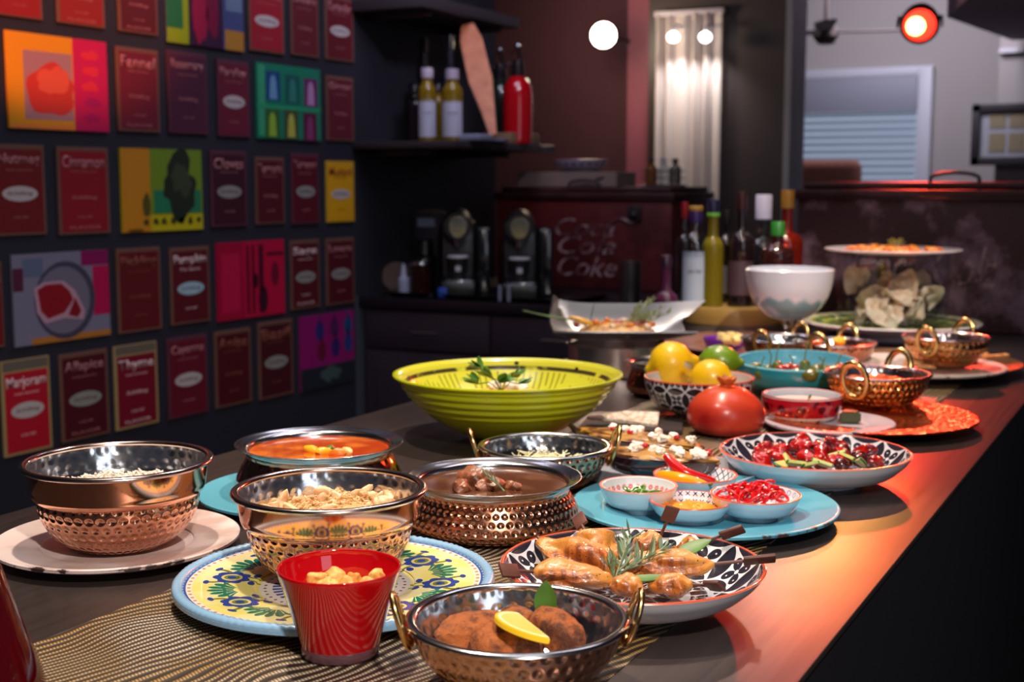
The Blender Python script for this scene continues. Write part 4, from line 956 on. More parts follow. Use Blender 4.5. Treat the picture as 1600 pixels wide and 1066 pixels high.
# ---- sprout kadai
q, R, H = fit(750, 952, 697, 772, T + 0.0025, 0.42)
t, inn = kadai('medium copper kadai with brass handles holding pale sprouts before the green bowl', q, R, H, aim(q, 8), copper('hammered_copper_sprouts', 40, bs=.8, rough=.2, col=(.74, .42, .28)), hsc=1.15)
spr = bmesh.new(); r5 = random.Random(8)
for i in range(150):
    a = r5.random()*2*PI; rr = R*.45*math.sqrt(r5.random()); c = Vector((rr*math.cos(a), rr*math.sin(a), H*.42 + .012*(1-rr/R)))
    d1 = Vector((r5.uniform(-1, 1), r5.uniform(-1, 1), r5.uniform(0, .8)))*.014; d2 = Vector((r5.uniform(-1, 1), r5.uniform(-1, 1), r5.uniform(-.3, .6)))*.012
    tube([c, c + d1, c + d1 + d2], .0007, 4, spr)
tag(obj('sprouts', spr, mat('sprout_white', S(224, 220, 180), .4), loc=q), 'tangle of pale bean sprouts in the medium kadai', 'sprouts', kind='stuff')
tag(obj('sprout_bed', disc(R*.52, H*.38, .008, amp=.004, fr=80), mat('green_salad_bed', S(140, 150, 60), .5), loc=q), 'bed of chopped green salad under the sprouts', 'salad', kind='stuff')
tag(obj('lime_piece', blob(.009, .006, .006, .1, sub=2), mat('lime_piece_skin', S(140, 160, 30), .35), loc=P(935, 701, q.z + H*.75)), 'bit of green lime at the right rim of the sprout kadai', 'lime')
# ---- aubergine platter
greyw = mat('grey_white_porcelain', S(168, 172, 184), .25, coat=.4)
darkgl = mat('dark_brown_glazed', S(58, 34, 26), .2, coat=.6)
A0, A1, A2, A3 = P(905, 737, T+.012), P(1100, 762, T+.012), P(1140, 690, T+.012), P(950, 672, T+.012)
c0 = (P(906, 672, T+.04) + P(1098, 700, T+.04) + P(948, 704, T+.04) + P(1122, 722, T+.04))/4; c0.z = T + .0025
axx = (P(1098, 700, T+.04) - P(906, 672, T+.04)).normalized(); ang_a = math.atan2(axx.y, axx.x)
la, wa = .150, .098
t = thing('serving_platter', 'rectangular grey porcelain platter under the stuffed aubergines', 'platter', c0, ang_a)
def rrect(hx, hy, r, n=6):
    o = []
    for cx_, cy_, a0 in ((hx-r, hy-r, 0), (-hx+r, hy-r, PI/2), (-hx+r, -hy+r, PI), (hx-r, -hy+r, 1.5*PI)):
        for i in range(n+1): o.append((cx_ + r*math.cos(a0 + PI/2*i/n), cy_ + r*math.sin(a0 + PI/2*i/n)))
    return o
def tray(hx, hy, h, th, r=.02, bm=None, flare=.9):
    b = bmesh.new(); L = []
    for (k, z, ins) in ((flare, 0, 0), (1, h, 0), (1, h, th), (flare, th, th), ):
        L.append([b.verts.new((x, y, z)) for x, y in rrect(hx*k - ins, hy*k - ins, r)])
    n = len(L[0])
    for i in range(3):
        for j in range(n): b.faces.new((L[i][j], L[i][(j+1) % n], L[i+1][(j+1) % n], L[i+1][j]))
    b.faces.new(L[0][::-1]); b.faces.new(L[3]); bmesh.ops.recalc_face_normals(b, faces=b.faces[:]); return join(bm, b)
obj('platter_body', tray(la*.98, wa*.86, .018, .004), greyw, t)
aubs = mat('aubergine_skin', S(44, 20, 26), .16, coat=.8); aubf = mat('roast_aubergine_flesh', S(176, 128, 50), .35, fn=lambda nt: mixc(nt, nz(nt, 35, 4).ss(.42, .62), S(168, 122, 48), S(88, 46, 22)), bump=lambda nt: nz(nt, 50, 3), bs=.6, coat=.3)
feta = mat('white_cheese', S(236, 222, 206), .5, sss=.1, sr=.002); pom = mat('pomegranate_seed', S(190, 24, 40), .12, coat=.8)
for k, (x0, y0, x1, y1, hw_, lb) in enumerate([(906, 672, 1098, 700, .034, 'roasted aubergine half at the back of the grey platter with cheese'), (948, 704, 1122, 722, .034, 'roasted aubergine half at the front of the grey platter with cheese')]):
    p0, p1 = P(x0, y0, T+.04), P(x1, y1, T+.04); m_, ln, az, el = seg_place(p0, p1); m_.z = T + .014 + .0
    t = thing('aubergine_half', lb, 'aubergine', m_, az)
    b = bmesh.new(); g = 28; top_v = []; bot_v = []
    outline = []
    for i in range(g*2):
        a = PI*i/g; x = ln/2*1.02*math.cos(a); wd_ = hw_*(1 + .25*math.cos(a+PI))*math.sin(a); outline.append((x, wd_))
    rings = []
    for (s, z) in ((.35, 0.0), (.75, .006), (.95, .016), (1.0, .026), (.95, .0265)):
        rings.append([b.verts.new((x*(.6+.4*s), y*s, z)) for x, y in outline])
    for i in range(4):
        for j in range(g*2): b.faces.new((rings[i][j], rings[i][(j+1) % (2*g)], rings[i+1][(j+1) % (2*g)], rings[i+1][j]))
    b.faces.new(rings[0][::-1]); b.faces.new(rings[-1]); bmesh.ops.recalc_face_normals(b, faces=b.faces[:])
    obj('skin', b, aubs, t)
    b = blob(ln*.485, hw_*.92, .007, .12, 3, seed=k, sub=4, M=TM((0, 0, .0265))); obj('flesh', b, aubf, t)
    obj('stalk', tube([(-ln*.49, 0, .02), (-ln*.55, 0, .026), (-ln*.6, .004, .03)], [.007, .004, .003], 8), stem_g if k else aubs, t)
    for i in range(11):
        xx = r4.uniform(-.44, .44)*ln; yy = r4.uniform(-.55, .55)*hw_
        M = Matrix.Translation(m_) @ Matrix.Rotation(az, 4, 'Z')
        tag(obj('cheese_crumb', lump(.0072*r4.uniform(.6, 1.25), .0058, .0050, .5, i+k*20, 4), feta, loc=M @ Vector((xx, yy, .0345))), 'white cheese crumble on the roasted aubergine', 'cheese', 'cheese crumbles on the aubergines')
        if i % 2: tag(obj('pomegranate_seed', blob(.0045, .0035, .0035, .05, sub=2), pom, loc=M @ Vector((xx+.008, -yy*.7, .0355))), 'shiny red pomegranate seed on the roasted aubergine', 'seed', 'pomegranate seeds on the aubergines')
# ---- crispbread wedge on a dark slate
p = P(978, 660, T + .01); a_ = aim(p, 0)
sl_ = tag(obj('slate_board', prism([(-.075, -.05), (.085, -.055), (.09, .05), (-.06, .06)], 0, .006, bev=.001), mat('dark_slate', S(52, 44, 42), .5), loc=(p.x, p.y, T+.0025), rot=(0, 0, a_)), 'small dark slate board under the crispbread by the green bowl', 'board')
crisp = speckle('crispbread', S(238, 226, 208), S(206, 178, 150), 120, .45, .6, rough=.7, bs=1, bd=.003)
tag(obj('crispbread', prism([(-.062, .002), (.0, .030), (.052, .026), (.048, -.028), (.0, -.012)], 0, .006, bev=.001), crisp, loc=(p.x, p.y, T+.012), rot=(.20, 0, a_)), 'white seeded crispbread wedge in front of the patterned fruit bowl', 'bread')
# ---- big green yellow bowl
q, R, H = fit(615, 972, 582, 694, T + 0.0003, 0.30)
t = thing('green_bowl', 'very large lime green ribbed bowl in the middle of the counter', 'bowl', q)
lime = mat('lime_green_glaze', S(178, 186, 14), .22, coat=.5)
def lime_in(nt):
    u, v, _ = coords(nt, 'UV'); x, y, z = coords(nt, 'Object'); ln_ = ((u*90 + nz(nt, 12, 2)*.8).fr() - .5).ab() < .13
    m = ln_ * (z < H*.80) * (nz(nt, 20, 3) > .46)
    c = mixc(nt, m*0.75, S(206, 206, 60), S(96, 100, 20))
    band = ((z*(1/H) - .855).ab() < .03) * (nz(nt, 30, 4).ss(.35, .5))
    c = mixc(nt, band, c, S(66, 58, 40))
    return mixc(nt, (nz(nt, 60, 2) > .68) * (z > H*.84), c, S(56, 44, 30))
ribs = []
basep = smooth_prof([(R*.30, 0), (R*.33, .004), (R*.55, H*.22), (R*.76, H*.48), (R*.90, H*.75), (R*.965, H*.95)], 14)
for (r, z) in basep:
    k = z/H; ribs.append((r + (.0013*math.sin(k*2*PI*9) if .48 < k < .90 else 0), z))
lip = [(R*.985, H*.955), (R, H*.975), (R*.998, H*.995), (R*.975, H), (R*.955, H*.99)]
innb = [(r - .006, z + .003) for r, z in basep if z < H*.93][::-1]
obj('outer_wall', lathe([(0, 0)] + ribs + lip[:4], 128), lime, t)
obj('inner_glaze', lathe([(R*.975, H)] + [lip[4]] + innb + [(0, .008)], 128), mat('lime_green_interior', S(200, 200, 50), .2, fn=lime_in, coat=.5), t)
q_y, H_y = q, H
zf = H*.60; rf = inner_r(innb, zf)
tag(obj('orzo_salad', disc(rf*.75, zf-.004, .016, amp=.006, fr=40), speckle('grain_salad', S(214, 180, 90), S(190, 130, 60), 80, rough=.45), loc=q), 'mound of pale grain salad in the lime green bowl', 'salad', kind='stuff')
b = bmesh.new(); cz = q.z + zf + .03
top = P(778, 604, cz); r6 = random.Random(2)
for (tx_, ty_, s, a0) in [(752, 578, 1.0, 3.0), (765, 590, 1.1, 2.2), (800, 590, 1.0, .7), (812, 600, .9, .2), (745, 600, 1.0, 3.4), (780, 598, 1.1, 1.4)]:
    e = P(tx_, ty_, cz + (.03 if ty_ < 580 else .012)) - q; s0 = P(783, 612, cz - .018) - q
    tube([s0, (s0 + e)/2 + Vector((0, 0, .008)), e], .0009, 5, b)
    for k in range(5):
        an = aim(q, 0) + (k - 2)*.55 + (PI if tx_ < 780 else 0)
        leaf(.022*s, .013*s, r6.uniform(-.1, .3), b, TM(e, (r6.uniform(-.5, .5), r6.uniform(-.7, -.1), an)), n=5)
tag(obj('parsley_sprig', b, leaf_g, loc=q), 'parsley sprig on the salad in the lime green bowl', 'herb')
for i, (px, py) in enumerate([(775, 603), (800, 604), (815, 606)]):
    tag(obj('cheese_shaving', blob(.012, .009, .008, .2, seed=i, sub=3), feta, loc=P(px, py, cz-.012)), 'pale cheese shaving beside the parsley in the green bowl', 'cheese', 'cheese shavings in the green bowl')

# ---- fruit bowl with lemons and lime
q, R, H = fit(1006, 1176, 589, 657, T + 0.0025, 0.42)
ceramic_bowl('fruit_bowl', 'black and white patterned bowl with orange rim holding lemons and a lime', q, R, H, .42, bwmat('black_white_tiles_fruit', 17, .012, 1.05, S(34, 30, 40)), mat('matt_white_inner', S(196, 192, 190), .6), red_rim, curve=1.15, rimr=.0013)
lemon_m = mat('lemon_skin', S(238, 196, 12), .35, coat=.2, bump=lambda nt: nz(nt, 160, 2), bs=.25, bd=.001, fn=lambda nt: mixc(nt, nz(nt, 10, 2), S(240, 206, 20), S(228, 172, 8)))
lime_m = mat('lime_skin', S(80, 130, 18), .3, coat=.3, bump=lambda nt: nz(nt, 150, 2), bs=.25, bd=.001, fn=lambda nt: mixc(nt, nz(nt, 14, 2), S(64, 118, 14), S(128, 160, 30)))
def citrus(name, lb, px, py, zc_, rx, ry, m, az, el=0.0):
    p = P(px, py, zc_); t = thing(name, lb, 'fruit', p, rot=(0, el, az))
    prof = smooth_prof([(0, -rx*1.10), (ry*.14, -rx*1.06), (ry*.30, -rx*.92), (ry*.80, -rx*.58), (ry, 0), (ry*.80, rx*.58), (ry*.30, rx*.93), (ry*.16, rx*1.1), (ry*.10, rx*1.16), (0, rx*1.17)], 6)
    b = lathe(prof, 40); b.transform(Matrix.Rotation(PI/2, 4, 'Y')); obj('peel', b, m, t)
    b = lathe([(0, -.002), (ry*.09, -.001), (ry*.11, .001), (0, .002)], 12); b.transform(TM((-rx*1.1, 0, 0), (0, PI/2, 0))); obj('stem_scar', b, stem_g, t)
    return t
sz = lambda px, p: px/2/F*depth(p)
pp = P(1048, 562, q.z+H+.02)
citrus('lemon', 'big yellow lemon at the left back of the patterned fruit bowl', 1049, 571, q.z+H+.006, sz(74, pp)*1.04, sz(76, pp), lemon_m, aim(q, 10), -.2)
citrus('lemon', 'yellow lemon at the front right of the patterned fruit bowl', 1111, 592, q.z+H-.006, sz(68, pp), sz(60, pp), lemon_m, aim(q, -20))
citrus('lime', 'green lime between the two lemons in the patterned fruit bowl', 1124, 565, q.z+H+.008, sz(70, pp), sz(54, pp), lime_m, aim(q, -12))
tag(obj('lemon_leaf', leaf(.024, .014, .2), mat('dry_leaf_brown', S(120, 96, 30), .5), loc=P(1070, 566, q.z+H+.022), rot=(.6, .5, aim(q, -50))), 'small brown green leaf between the lemon and the lime', 'leaf')
# ---- copper pot behind the fruit bowl
q, R, H = fit(978, 1094, 563, 622, T + 0.0003, 0.55)
handi('small dark copper pot with steel rim behind the fruit bowl', q, R, H, copper('dark_copper_pot', 26, col=(.60, .26, .14), bs=.4, bd=.002))
# ---- pomegranate
q, R = fitp(1073, 1196, 645, T + .035); q.z = T + .0025
R = R*.98
t = thing('pomegranate', 'large red pomegranate with crown in front of the fruit bowl', 'fruit', q)
pomm = mat('pomegranate_skin', S(196, 40, 30), .32, coat=.25, fn=lambda nt: mixc(nt, nz(nt, 16, 5).ss(.38, .66), mixc(nt, coords(nt, 'Object')[2].ss(.025, .08), S(150, 8, 26), S(214, 84, 36)), S(204, 62, 40)), bump=lambda nt: nz(nt, 40, 3), bs=.15, bd=.001)
hp = R*1.24
obj('skin', lathe(smooth_prof([(0, .001), (R*.60, .002), (R*.92, hp*.17), (R, hp*.38), (R*.90, hp*.68), (R*.52, hp*.94), (R*.18, hp*1.03), (R*.15, hp*1.08)], 7), 64, fn=lambda r, z, a: (r*(1+.018*math.cos(5*a+.6)), z)), pomm, t)
b = bmesh.new()
for i in range(6):
    leaf(R*.24, R*.26, .25, b, TM((R*.15*math.cos(i*PI/3), R*.15*math.sin(i*PI/3), hp*1.05), (0, -.85 + .2*(i % 2), i*PI/3)), th=.002, n=5)
obj('crown', b, mat('pomegranate_crown', S(206, 110, 50), .45), t)
# ---- red and white tea bowl
q, R, H = fit(1190, 1314, 616, 669, T + 0.0025, 0.40)
def redband(nt):
    x, y, z = coords(nt, 'Object'); u, v, _ = coords(nt, 'UV'); k = z*(1/H)
    a = (u*12).fr() - .5; b_ = (k - .68)*1.5; d = hyp(a, b_); m = ((d*14).sin() > .35) * (d < .42)
    m = m.mx((nz(nt, 60, 3) > .56) * (d > .36))
    c = mixc(nt, m, S(178, 20, 36), S(92, 8, 24)); c = mixc(nt, (k > .40) * (k < .965), S(232, 222, 218), c)
    th = (k - .02).at2(a*1.4); dd = hyp(a*1.6, k - .02)
    fl_ = (dd < .30) * ((th*11).sin().ab() > .45) * (dd > .12)
    return mixc(nt, fl_ * (k < .36), c, S(40, 24, 30))
t, inn = ceramic_bowl('tea_bowl', 'small white bowl with a red patterned band right of the pomegranate', q, R, H, .44, mat('red_band_glaze', S(178, 20, 36), .18, fn=redband, coat=.6), white_gl, mat('dark_red_rim', S(150, 24, 36), .25), curve=1.25)
tag(obj('yogurt_dip', disc(R*.80, H*.80, .002), mat('white_yogurt', S(232, 226, 214), .3), loc=q), 'white yogurt dip in the red banded bowl', 'dip', kind='stuff')
tag(obj('herb_bit', leaf(.010, .006, .2), leaf_g, loc=(q.x+.01, q.y, q.z+H*.83), rot=(0, -.8, 1)), 'tiny green herb tip on the white dip', 'herb')
# ---- turquoise bowl with green peppers
q, R, H = fit(1149, 1336, 563, 619, T + 0.0025, 0.5)
tqb = mat('turquoise_bowl_glaze', S(40, 160, 184), .2, coat=.5); tqi = mat('turquoise_inner_glaze', S(120, 196, 214), .22, coat=.5, fn=lambda nt: mixc(nt, nz(nt, 12, 2), S(106, 186, 208), S(134, 204, 220)))
t, inn = ceramic_bowl('turquoise_bowl', 'turquoise bowl of small green peppers behind the red banded bowl', q, R, H, .5, tqb, tqi, mat('turquoise_rim', S(110, 190, 206), .25), curve=1.2, th=.004, rimr=.002)
t.rotation_euler.z = aim(q); t.scale = (1, 1.35, 1)
dkp = mat('padron_pepper_skin', S(74, 88, 24), .2, coat=.6, fn=lambda nt: mixc(nt, nz(nt, 25, 2), S(56, 70, 18), S(118, 124, 44)))
zp = q.z + H*.80
for i, (px, py, ang_, ln_) in enumerate([(1180, 575, 20, .022), (1200, 578, 70, .020), (1216, 574, 110, .026), (1232, 576, 60, .022), (1258, 572, 95, .028), (1276, 578, 30, .022), (1292, 579, 150, .022), (1245, 584, 10, .020), (1310, 575, 100, .018), (1190, 585, 160, .022), (1268, 586, 10, .022)]):
    p = P(px, py, zp + .006*(i % 3)); a2 = aim(q, 0); r7 = random.Random(i)
    t = thing('green_pepper', 'small wrinkled dark green pepper with curved stem in the turquoise bowl', 'pepper', p, a2, group='green peppers in the turquoise bowl')
    ca, sa = math.cos(math.radians(ang_)), math.sin(math.radians(ang_)); k = ln_*.5; dy = r7.uniform(-.5, .5)*k
    obj('pepper_body', tube(smooth_prof([(-k*ca*1.5, -dy, -k*sa*.8), (0, 0, 0), (k*ca, dy, k*sa*.8)], 5), [.003, .006, .008, .0095, .010, .010, .010, .0095, .008, .006, .003], 10), dkp, t)
    hh = .036 if i in (1, 4, 2) else .018
    obj('stem', tube([(k*ca, dy, k*sa*.8), (k*ca + .002, dy, k*sa*.8 + hh*.5), (k*ca - .006*(1 if i % 2 else -1), dy, k*sa*.8 + hh)], [.0016, .0011, .0014], 6), stem_g, t)
for i, (px, py) in enumerate([(1230, 574), (1242, 575), (1220, 576)]):
    tag(obj('cherry_tomato', blob(.009, .008, .006, .03, sub=3), mat('cherry_tomato_%d' % i, S(170, 26, 14), .15, coat=.7), loc=P(px, py, zp + .012)), 'small red tomato piece among the green peppers', 'tomato', 'red tomatoes in the turquoise bowl')
# ---- orange copper tray and things on it
q, R = fitp(1180, 1521, 650, T + .014); q.z = T + .0025
hamm = mat('orange_hammered_copper', (.86, .30, .10), .26, 1.0, bump=lambda nt: vor(nt, 95) * 1.0, bs=.9, bd=.003, fn=lambda nt: mixc(nt, nz(nt, 30, 3), (.90, .34, .12), (.66, .2, .07)))
t, wd = plate('copper_tray', 'round hammered orange copper tray at the right edge of the counter', q, R, hamm, .016, well=.55, wd=.007, th=.003, under=mat('dark_tray_back', S(70, 50, 42), .4, .8))
ztr = q.z + wd
q, R = fitp(1196, 1396, 652, ztr + .014); q.z = ztr
lil = crisp_edge('lilac_white_plate', S(206, 200, 208), S(150, 120, 110), .35, R)
plate('small_plate', 'small pale plate with a dark green leaf parcel on the copper tray', q, R, lil, .009)
t = thing('leaf_parcel', 'dark green folded leaf parcel on the small pale plate', 'food', P(1325, 660, q.z+.005), aim(q, 10))
obj('parcel_body', prism([(-.016, -.012), (.018, -.012), (.014, .016), (-.004, .018)], 0, .018, bev=.003), mat('vine_leaf', S(70, 78, 48), .5), t)
q, R, H = fit(1289, 1449, 583, 640, ztr, 0.38)
q = q + Vector((0.0, .0, .0))
brassc = copper('amber_hammered_copper', 44, col=(.80, .44, .18), bs=.8, rough=.18)
t, inn = kadai('shiny amber kadai with ring handle facing forward on the copper tray', q, R, H, aim(q, -112), brassc, hsc=1.35)
kc = speckle('orange_curry', S(226, 110, 26), S(186, 50, 22), 60, rough=.35)
tag(obj('curry', disc(R*.80, H*.70, .010, amp=.006, fr=70), kc, loc=q), 'orange red curry in the amber kadai on the copper tray', 'curry', kind='stuff')
# ---- layered plates at the back right
q, R = fitp(1296, 1591, 566, T + .016); q.z = T + .0025
tc, wd = plate('copper_charger', 'large dark charger plate with copper edge at the far right of the buffet', q, R, mat('charger_copper', (.70, .34, .16), .3, .9, bump=lambda nt: vor(nt, 60), bs=.4, bd=.002), .018, under=mat('charger_back', S(96, 84, 76), .4), th=.003)
q2, R2 = fitp(1296, 1566, 563, q.z + .028); q2.z = q.z + .009
chp = crisp_edge('cream_plate_far', S(226, 206, 196), S(130, 80, 60), .35, R2)
plate('cream_plate', 'cream plate of flat bread pieces stacked on the copper edged charger', q2, R2, chp, .012)
zq = q2.z + .008
q, R, H = fit(1411, 1541, 526, 577, zq, 0.42)
t, inn = kadai('copper kadai with ring handles on the cream plate at far right', q, R, H, aim(q, -112), copper('far_copper_kadai', 36, col=(.84, .42, .16), bs=.6), hsc=1.3)
tag(obj('dip_far', disc(R*.8, H*.66, .004), mat('amber_dip', S(214, 120, 40), .3), loc=q), 'amber dip in the far right kadai', 'dip', kind='stuff')
chipm = speckle('pita_chip', S(224, 168, 104), S(196, 120, 60), 60, rough=.6)
for i, (px, py, w1, rr_) in enumerate([(1428, 572, .022, .5), (1475, 571, .020, .2), (1512, 568, .020, -.3), (1545, 562, .024, .6), (1448, 576, .018, -.2), (1530, 556, .022, .1)]):
    o_ = obj('pita_chip', prism([(-w1, 0), (-w1*.6, w1*.7), (w1*.1, w1), (w1*.7, w1*.6), (w1, 0)] if i != 3 else [(-.05, 0), (-.045, .008), (.05, .03), (.054, .02)], 0, .004, bev=.001), chipm, loc=P(px, py, zq + .008), rot=(.7 if i < 3 else .15, 0, aim(q, rr_*40)))
    tag(o_, ['rounded pita chip leaning at the left of the far kadai', 'rounded pita chip leaning below the far kadai', 'small pita chip right below the far kadai', 'long flat pita strip lying at the far right of the cream plate', 'flat pita chip at the front of the cream plate', 'pita chip lying behind the long flat strip'][i], 'bread')
q, R, H = fit(1288, 1418, 541, 585, T + .0025, 0.42)
q = q + Vector((-.075, .035, 0))
t, inn = kadai('dark copper kadai with ring handles left of the cream plate', q, R, H, aim(q, -108), copper('dark_far_kadai', 36, col=(.58, .26, .16), bs=.5), hsc=1.3)
tag(obj('relish_far', disc(R*.8, H*.7, .006, amp=.004, fr=60), speckle('orange_relish', S(220, 120, 30), S(180, 60, 24), 60), loc=q), 'orange relish in the dark kadai left of the cream plate', 'relish', kind='stuff')
tag(obj('relish_spoonful', blob(.014, .012, .009, .15, sub=3), mat('yellow_relish', S(234, 180, 40), .35), loc=P(1312, 533, q.z+H)), 'yellow relish piece at the rim of the dark kadai', 'food')
# ---- pink copper tray with kadai and purple bowl
q, R = fitp(1036, 1322, 538, T + .012); q.z = T + .0025
t, wd = plate('rose_copper_tray', 'round rose copper tray behind the fruit bowl', q, R, mat('rose_copper', (.74, .36, .30), .28, .85, bump=lambda nt: vor(nt, 60), bs=.4, bd=.002), .016, th=.003, wd=.006)
zt2 = q.z + wd
q, R, H = fit(1158, 1282, 529, 573, zt2, 0.42)
kadai('small copper kadai with ring handles on the rose copper tray', q, R, H, aim(q, -115), copper('rose_far_kadai', 34, col=(.66, .32, .22), bs=.5), hsc=1.2)
tag(obj('filling_far', disc(inner_r([(R*.98, H), (R*.7, H*.4)], H*.6), H*.6, .004), mat('brown_filling', S(120, 66, 44), .35), loc=q), 'brown sauce in the small kadai on the rose tray', 'sauce', kind='stuff')
q, R, H = fit(1098, 1166, 528, 551, zt2, 0.6)
ceramic_bowl('purple_bowl', 'small purple bowl of pale cheese cubes on the rose copper tray', q, R, H, .6, mat('purple_glaze', S(92, 28, 150), .25, coat=.4), mat('purple_glaze_inner', S(110, 40, 160), .25), None)
for i, (px, py) in enumerate([(1128, 526), (1143, 525), (1155, 527), (1137, 531), (1150, 532)]):
    tag(obj('cheese_cube', box(-.009, .009, -.009, .009, -.008, .008, .002), mat('cheese_cube_%d' % i, S(236, 206, 130), .5), loc=P(px, py, q.z+H+.003), rot=(.2*i, .1, i)), 'pale yellow cheese cube in the purple bowl', 'cheese', 'cheese cubes in the purple bowl')
# ---- footed white teal bowl
q, R, H = fit(1163, 1299, 419, 546, T + .0025, 0.40)
q = q + Vector((-.02, .05, 0)); 
q, R, H = fit(1163, 1299, 421, 548, T + .0025, 0.40)
t = thing('footed_glass_bowl', 'white footed glass bowl with teal scalloped base tint', 'bowl', q)
def teal(nt):
    x, y, z = coords(nt, 'Object'); k = z*(1/H) - nz(nt, 16, 3)*.16 - (((coords(nt, 'UV')[0]*14).fr() - .5).ab())*.10
    return mixc(nt, k.ss(.50, .56), S(120, 168, 180), S(212, 216, 228))
hb = H*.36
outp = smooth_prof([(.012, hb), (R*.45, hb + (H-hb)*.07), (R*.76, hb + (H-hb)*.30), (R*.93, hb + (H-hb)*.62), (R, H)], 8)
obj('bowl_cup', lathe([(0, hb)] + outp + [(R - .002, H + .001)] + [(r - .004, z + .003) for r, z in outp][::-1] + [(0, hb + .004)], 96), mat('frosted_white_teal_glass', S(212, 216, 228), .18, fn=teal, coat=.6, trans=0.0), t)
obj('stem_foot', lathe(smooth_prof([(.011, hb + .002), (.0085, hb*.75), (.009, hb*.35), (.018, hb*.12), (R*.46, .006), (R*.47, .002), (R*.45, 0), (0, 0)], 6), 48), mat('clear_stem_glass', (.95, .97, 1), .03, trans=1.0, ior=1.45), t)
# ---- cake plate, glass drum and top plate
q, R = fitp(1256, 1527, 502, T + .045)
t = thing('pedestal_plate', 'green and yellow painted plate on a low white foot under the glass drum', 'plate', (q.x, q.y, T + .0025))
def greenp(nt):
    x, y, z = coords(nt, 'Object'); r = hyp(x, y)*(1/R); th = y.at2(x)
    rb_ = ((th*26).sin() + (r*40).sin()) > .1
    c = mixc(nt, rb_, S(196, 200, 90), S(20, 96, 70)); c = mixc(nt, (r > .9), c, S(228, 222, 190))
    return mixc(nt, ((r - .80).ab() < .03) * ((th*30).sin() > 0), c, S(28, 110, 96))
zh = .045
obj('plate_face', lathe(smooth_prof([(0, zh-.012), (R*.6, zh-.012), (R*.78, zh-.006), (R*.97, zh), (R, zh-.001)], 5), 96), mat('green_yellow_painting', S(196, 200, 90), .22, fn=greenp, coat=.5), t)
obj('underside', lathe(smooth_prof([(R, zh-.001), (R*.98, zh-.006), (R*.72, zh-.022), (R*.5, zh-.03), (R*.46, .006), (R*.5, .001), (R*.48, 0), (R*.42, 0)], 5) + [(0, zh - .032)], 96), mat('lilac_white_glaze', S(206, 196, 216), .25, coat=.4), t)
zg = T + .0025 + zh - .012
qg = Vector((q.x, q.y, zg)); Rg = (1483 - 1311)/2/F*depth(qg); Hg = PY(1396, 396, q.y).z - zg
t = thing('glass_drum', 'clear glass cylinder full of cream pappadums on the green plate', 'glass jar', qg)
clear = thin_glass('clear_glass', (.97, .98, 1))
obj('glass_wall', lathe([(0, 0), (Rg, 0), (Rg, Hg), (Rg - .0035, Hg), (Rg - .0035, .005), (0, .005)], 96), clear, t)
papm = speckle('pappadum', S(246, 232, 208), S(226, 202, 170), 30, rough=.6, bs=.5)
for i in range(20):
    b = bmesh.new(); r8 = random.Random(i+50); s_ = r8.uniform(.032, .042); rings = []
    for ri in range(6):
        rr = s_*ri/5; ring = []
        for j in range(18):
            a = 2*PI*j/18; z = .34*rr*math.sin(2*a + i) + .012*noise.noise(Vector((rr*60*math.cos(a), rr*60*math.sin(a), i)))*2 + rr*rr*12*math.sin(a+i)
            ring.append(b.verts.new((rr*math.cos(a), rr*math.sin(a), z)))
        rings.append(ring)
    for ri in range(1, 5):
        for j in range(18): b.faces.new((rings[ri][j], rings[ri][(j+1) % 18], rings[ri+1][(j+1) % 18], rings[ri+1][j]))
    b.faces.new(rings[1]); bmesh.ops.delete(b, geom=rings[0], context='VERTS'); bmesh.ops.recalc_face_normals(b, faces=b.faces[:]); bmesh.ops.solidify(b, geom=b.faces[:], thickness=.002)
    a = i*2.4; rr = (Rg - .048)*math.sqrt(((i*7) % 20 + .5)/20)
    tag(obj('pappadum', b, papm, loc=(qg.x + rr*math.cos(a), qg.y + rr*math.sin(a), qg.z + .030 + .034*(i//8) + .006*(i % 3)), rot=(r8.uniform(-.9, .9), r8.uniform(-.9, .9), r8.random()*6)), 'curled cream pappadum piled inside the glass drum', 'pappadum', 'pappadums in the glass drum')
q3 = Vector((q.x, q.y, zg + Hg + .0005)); R3 = (1503 - 1294)/2/F*depth(q3)
t, wd = plate('top_plate', 'white plate of orange canapes resting on top of the glass drum', q3, R3, mat('white_top_plate', S(222, 210, 214), .25, coat=.5), .012, wd=.004)
can = speckle('orange_topping', S(232, 150, 60), S(206, 96, 30), 60, rough=.4)
for i in range(16):
    a = i*2.4; rr = R3*.72*math.sqrt((i+.5)/16)
    tag(obj('canape', blob(.016, .013, .007, .2, seed=i, sub=3), can, loc=(q3.x + rr*math.cos(a), q3.y + rr*math.sin(a), q3.z + .010), rot=(0, 0, i)), 'small orange topped bite on the plate above the glass drum', 'canape', 'orange bites on the top plate')
b = bmesh.new()
for i in range(14): leaf(.022, .006, .3, b, TM((r4.uniform(-.02, .02), r4.uniform(-.01, .01), 0), (0, -r4.uniform(.2, .9), r4.random()*6)), n=4)
tag(obj('dill_tuft', b, mat('olive_herb', S(120, 110, 40), .5), loc=(q3.x, q3.y, q3.z + .018)), 'tuft of olive green herbs on the top plate', 'herb')
